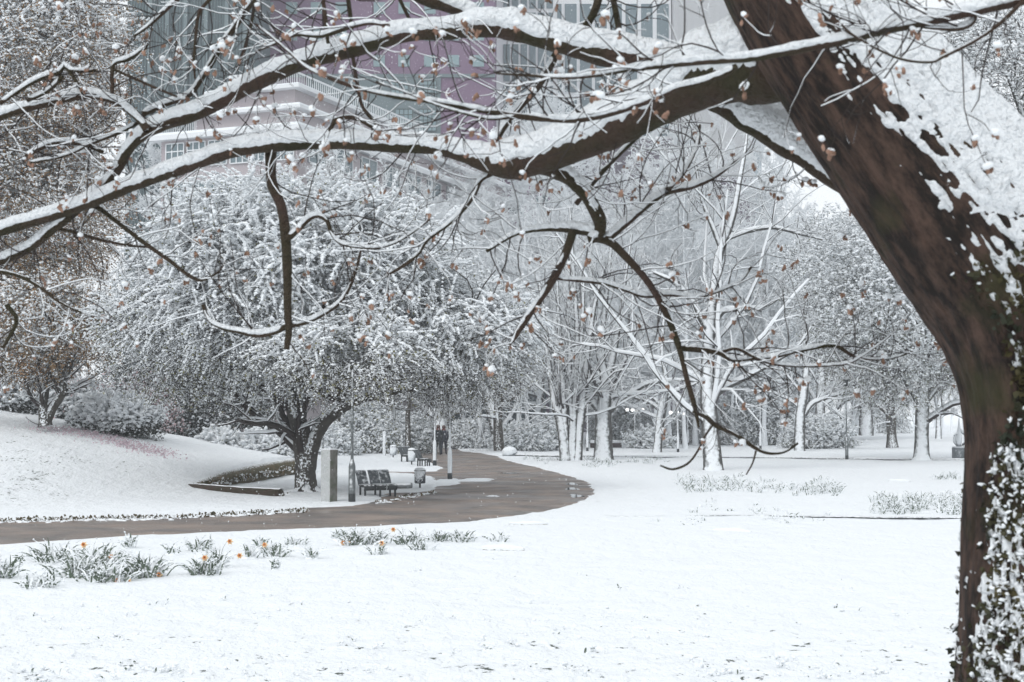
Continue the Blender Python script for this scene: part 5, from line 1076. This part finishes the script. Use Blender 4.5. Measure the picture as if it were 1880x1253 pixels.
B([(1320, 650, 3.5), (1350, 640, 3.5), (1385, 655, 3.5), (1420, 668, 3.5), (1480, 672, 3.2), (1550, 668, 3), (1580, 655, 2.5), (1610, 635, 2), (1640, 612, 1.5)], 7.0, 6.9, seed=21)
B([(498, 268, 11), (497, 300, 10), (500, 340, 9.5), (515, 375, 9.5), (522, 410, 9.5), (526, 460, 9), (528, 510, 8.5), (528, 560, 7.5), (530, 610, 6.5), (526, 642, 5)], 7.05, 7.1, seed=22, snowy=.4)
B([(527, 440, 6), (548, 420, 6), (568, 400, 6), (585, 396, 5), (600, 405, 4.5), (610, 430, 4), (630, 448, 4), (680, 455, 3.5), (720, 448, 3), (760, 425, 2.5), (790, 402, 2)], 7.05, 7.0, seed=23)
B([(526, 600, 5), (500, 610, 6.5), (470, 614, 6.5), (440, 608, 5), (410, 602, 5), (385, 588, 4), (372, 560, 3)], 7.1, 7.2, seed=24)
B([(530, 600, 4), (560, 592, 5), (590, 578, 5), (620, 558, 4.5), (640, 530, 4), (655, 490, 3), (665, 450, 2)], 7.1, 7.2, seed=25)
B([(1022, 98, 7), (1010, 120, 8), (985, 160, 8), (958, 190, 8), (930, 225, 7), (912, 255, 6.5), (895, 290, 6)], 6.7, 6.8, seed=26)
B([(1104, -20, 8), (1092, 20, 7.5), (1078, 45, 7), (1065, 62, 6)], 6.6, 6.6, seed=27, snowy=.8)
B([(1122, -20, 6), (1132, 30, 6), (1140, 78, 5)], 6.6, 6.6, seed=28, snowy=.3)
B([(905, 318, 5), (882, 330, 6), (868, 360, 5.5), (845, 390, 5), (822, 412, 4.5), (785, 440, 4), (765, 470, 3.5), (735, 492, 3), (700, 512, 2)], 6.9, 7.0, seed=29)
B([(160, 372, 4.5), (185, 385, 4.5), (220, 412, 4), (270, 450, 4), (310, 478, 3.5), (345, 505, 3.5), (370, 515, 3), (400, 500, 2), (415, 480, 1.5)], 7.2, 7.2, seed=30, snowy=.3)
B([(95, 420, 3), (130, 425, 3), (180, 440, 3), (230, 450, 2.5), (280, 455, 2)], 7.2, 7.3, seed=31, snowy=.4)
B([(-20, 495, 4), (30, 505, 4), (70, 525, 3.5), (110, 555, 3), (150, 575, 2)], 7.2, 7.2, seed=32, snowy=.6)
B([(500, -30, 6), (465, 0, 7), (430, 50, 7), (400, 95, 6.5), (372, 140, 6), (345, 175, 5.5), (300, 192, 6), (262, 210, 6)], 7.0, 7.1, seed=33)
B([(345, -20, 5), (310, 12, 5), (275, 45, 4), (245, 68, 2.5)], 6.9, 6.8, seed=34)
B([(405, -20, 3), (368, 20, 3.5), (360, 60, 3), (356, 110, 2.5), (358, 145, 2)], 6.9, 6.9, seed=35, snowy=.4)
B([(470, -20, 3.5), (462, 40, 3), (450, 85, 3), (435, 130, 2)], 6.8, 6.9, seed=36, snowy=.4)
B([(590, -20, 4), (597, 30, 4), (602, 80, 3)], 6.7, 6.7, seed=37, snowy=.2)
B([(636, -20, 4), (642, 20, 4), (646, 58, 3)], 6.7, 6.8, seed=38, snowy=.2)
B([(725, -20, 4), (740, 12, 3.5), (755, 42, 3)], 6.7, 6.8, seed=39, snowy=.2)
B([(648, 105, 3.5), (655, 150, 3.5), (665, 195, 3), (690, 228, 3), (708, 245, 2.5)], 6.8, 6.9, seed=40, snowy=.2)
B([(604, 245, 4.5), (615, 222, 4.5), (640, 215, 4.5), (665, 222, 4.5), (700, 245, 3.5)], 6.9, 6.9, seed=41, snowy=.6)
B([(715, 48, 3.5), (680, 42, 4.5), (640, 50, 5), (590, 65, 5), (545, 63, 4), (515, 75, 3), (470, 95, 2.5)], 6.5, 6.6, seed=42)
B([(0, 190, 4), (60, 150, 5), (110, 130, 5.5), (118, 118, 4), (130, 128, 4), (175, 130, 3)], 6.9, 6.9, seed=43)
B([(50, 185, 4), (90, 165, 4.5), (115, 140, 4)], 6.95, 6.9, seed=44)
B([(206, 172, 4), (206, 130, 4), (212, 115, 4), (235, 108, 5), (260, 92, 4), (272, 80, 3)], 6.9, 6.9, seed=45)
B([(120, 122, 3), (140, 150, 3), (150, 172, 3)], 6.9, 6.9, seed=46, snowy=.2)
B([(210, 128, 2.6), (270, 155, 2.6), (325, 178, 2)], 6.9, 6.9, seed=47, snowy=.2)
B([(45, 290, 4.5), (80, 268, 5.5), (115, 260, 5), (155, 265, 5), (190, 280, 4)], 7.0, 7.1, seed=48)
B([(255, 225, 4), (215, 245, 4), (170, 262, 4), (120, 285, 3.5), (50, 300, 3)], 7.1, 7.0, seed=49)
B([(12, 560, 5), (30, 590, 4), (5, 640, 3)], 7.2, 7.2, seed=50, snowy=.5)
# nearer slender branches crossing in front of trunk and limb
B([(1960, -20, 15), (1880, -2, 12), (1790, 18, 11.5), (1700, 38, 11), (1620, 55, 10), (1540, 75, 9.5), (1440, 95, 9), (1370, 107, 8), (1290, 112, 8), (1210, 120, 7), (1150, 128, 6), (1090, 138, 5), (1030, 142, 4), (960, 138, 3), (910, 135, 2)], 4.9, 5.2, seed=60)
B([(1790, 18, 6), (1785, 40, 6), (1760, 52, 6), (1720, 52, 4), (1690, 50, 2)], 5.0, 5.0, seed=61, sides=10)
B([(1352, 122, 6), (1330, 135, 7), (1290, 150, 7), (1240, 163, 7), (1200, 180, 7), (1130, 205, 7), (1060, 219, 7), (1000, 218, 6.5), (940, 212, 6), (870, 200, 5.5), (800, 187, 5), (730, 178, 4.5), (650, 160, 4), (570, 128, 3.5), (530, 95, 3), (495, 65, 3), (470, 45, 2.5)], 5.6, 5.4, seed=62)
B([(950, 214, 4), (900, 218, 3.5), (860, 210, 3), (800, 192, 2.5), (740, 168, 2), (690, 150, 2)], 5.5, 5.4, seed=63, sides=8)
B([(1880, 0, 4), (1840, 40, 4), (1790, 75, 3.5), (1730, 105, 3.5), (1710, 114, 3), (1660, 110, 3), (1610, 90, 2.5), (1560, 60, 2.5), (1545, 45, 2)], 4.9, 4.9, seed=64, snowy=.6, sides=10)
# procedural side twigs with buds
rng = np.random.default_rng(99); bp_, bt_ = [], []
TW, TRr = [], []
for P, R, s in PARENTS:
    L = np.linalg.norm(np.diff(P, axis=0), axis=1).sum(); n = int(L * (17 if R.mean() < .022 else 7)); n = max(3, n)
    if R.mean() > .06: n = 3
    a, b = children(rng, P[None], np.minimum(R, .0095)[None], n, .08, 1.0, 52, 16, 1.0 / max(L, .01) * .44, .40, 8, .015, .16, flat=.5, rmin=.0022, taper=.2, tip=.5)
    TW.append(a); TRr.append(b)
TW = np.concatenate(TW); TRr = np.concatenate(TRr)
T2, R2 = children(rng, TW, TRr, 3, .25, 1, 48, 14, .5, .7, 6, .02, .16, flat=.5, rmin=.0019, tip=.6)
part('branch', join(*wood), M['bark'], TREE, org=TB)
part('twigs', join(tubes(TW, TRr, 6), tubes(T2, R2, 5)), M['bark_thin'], TREE, org=TB)
part('branch_snow', join(*snow), M['snow'], TREE, org=TB)
def thin_snow(P, R, frac):
    k = rng.random(len(P)) < frac; P, R = P[k], R[k]; T = nrm(np.gradient(P, axis=1)); u = UP - (T * UP).sum(-1, keepdims=True) * T; s = np.linalg.norm(u, axis=-1)
    return tubes(P + u * (R * .9)[..., None] + CAMD * R[..., None] * .3, R * (.25 + 1.0 * s), 6)
part('twig_snow', join(thin_snow(TW, TRr, .6), thin_snow(T2, R2, .45)), M['snow_soft'], TREE, org=TB)
# buds at twig ends: a few curled brown scales under a cap of snow
tips = np.concatenate([TW[:, -1], T2[:, -1], TW[:, 5][rng.random(len(TW)) < .25]]); tips = tips[rng.random(len(tips)) < .30]
lobes, caps = [], []
for p in tips:
    k = rng.integers(2, 5); sc = rng.uniform(.75, 1.35); dn = rng.random() < .75
    for j in range(k): lobes.append((p + rng.normal(0, .0065, 3) * sc + [0, 0, -.004], np.array([.0054, .0054, .010]) * rng.uniform(.8, 1.35) * sc))
    if dn: caps.append((p + [rng.normal(0, .003), -.003, .009 * sc], np.array([.0125, .011, .0085]) * rng.uniform(.7, 1.35) * sc))
LP = np.array([l[0] for l in lobes]); LS = np.array([l[1] for l in lobes])
part('leaf_buds', scatter(ico(1), LP, LS, rng, tilt=.7, jit=.2), M['bud'], TREE, org=TB)['kind'] = 'stuff'
part('bud_snow', scatter(ico(2), np.array([l[0] for l in caps]), np.array([l[1] for l in caps]), rng, tilt=.5, jit=.16), M['snow_soft'], TREE, org=TB)['kind'] = 'stuff'
# moss on the main limb
mp_ = []
for (a, b, w) in ((1200, 160, 26), (1175, 178, 22), (1310, 122, 24), (1360, 128, 20), (1230, 165, 16)):
    c = at(a, b, 6.25 if a < 1280 else 6.15); n = 400; q = c + rng.normal(0, 1, (n, 3)) * np.array([w, 8, w * .35]) * 6.3 / FPX * .8 + [0, -.06, 0]; mp_.append(q)
# ------------------------------------------------------------------ falling snow
rng = np.random.default_rng(3); n = 36000; y = rng.uniform(10, 105, n) ; fx = rng.uniform(-1, 1, n) * (y * .42 + 2); fz = rng.uniform(.1, 1, n) * (y * .32 + 3)
s = rng.uniform(.0028, .0052, n) * (.8 + y / 70); o = part('falling_snow', scatter(OCT, np.stack([fx, y, fz], 1), np.stack([s, s, s * 1.7], 1), rng, tilt=.3), M['snow_soft']); tag(o, 'snowflakes falling through the air', 'snow', kind='stuff')
for o in bpy.data.objects:
    if o.type == 'MESH' and o.parent and o.name.split('.')[0] in ('snow', 'twig_snow', 'branch_snow', 'ivy_snow', 'leaves', 'ivy', 'twigs', 'grass') and len(o.data.vertices) > 600: o['kind'] = 'stuff'
# ------------------------------------------------------------------ haze
hz = part('haze', box(-260, 260, -30, 330, -1.5, 80), None or mat('haze', (1, 1, 1))); tag(hz, 'thin snow haze over the park', 'haze', kind='stuff')
m = hz.data.materials[0]; m.node_tree.nodes.clear(); pv = m.node_tree.nodes.new('ShaderNodeVolumePrincipled'); pv.inputs['Color'].default_value = (.93, .96, 1, 1); pv.inputs['Density'].default_value = .0008; pv.inputs['Anisotropy'].default_value = 0.0
om = m.node_tree.nodes.new('ShaderNodeOutputMaterial'); m.node_tree.links.new(pv.outputs[0], om.inputs['Volume'])
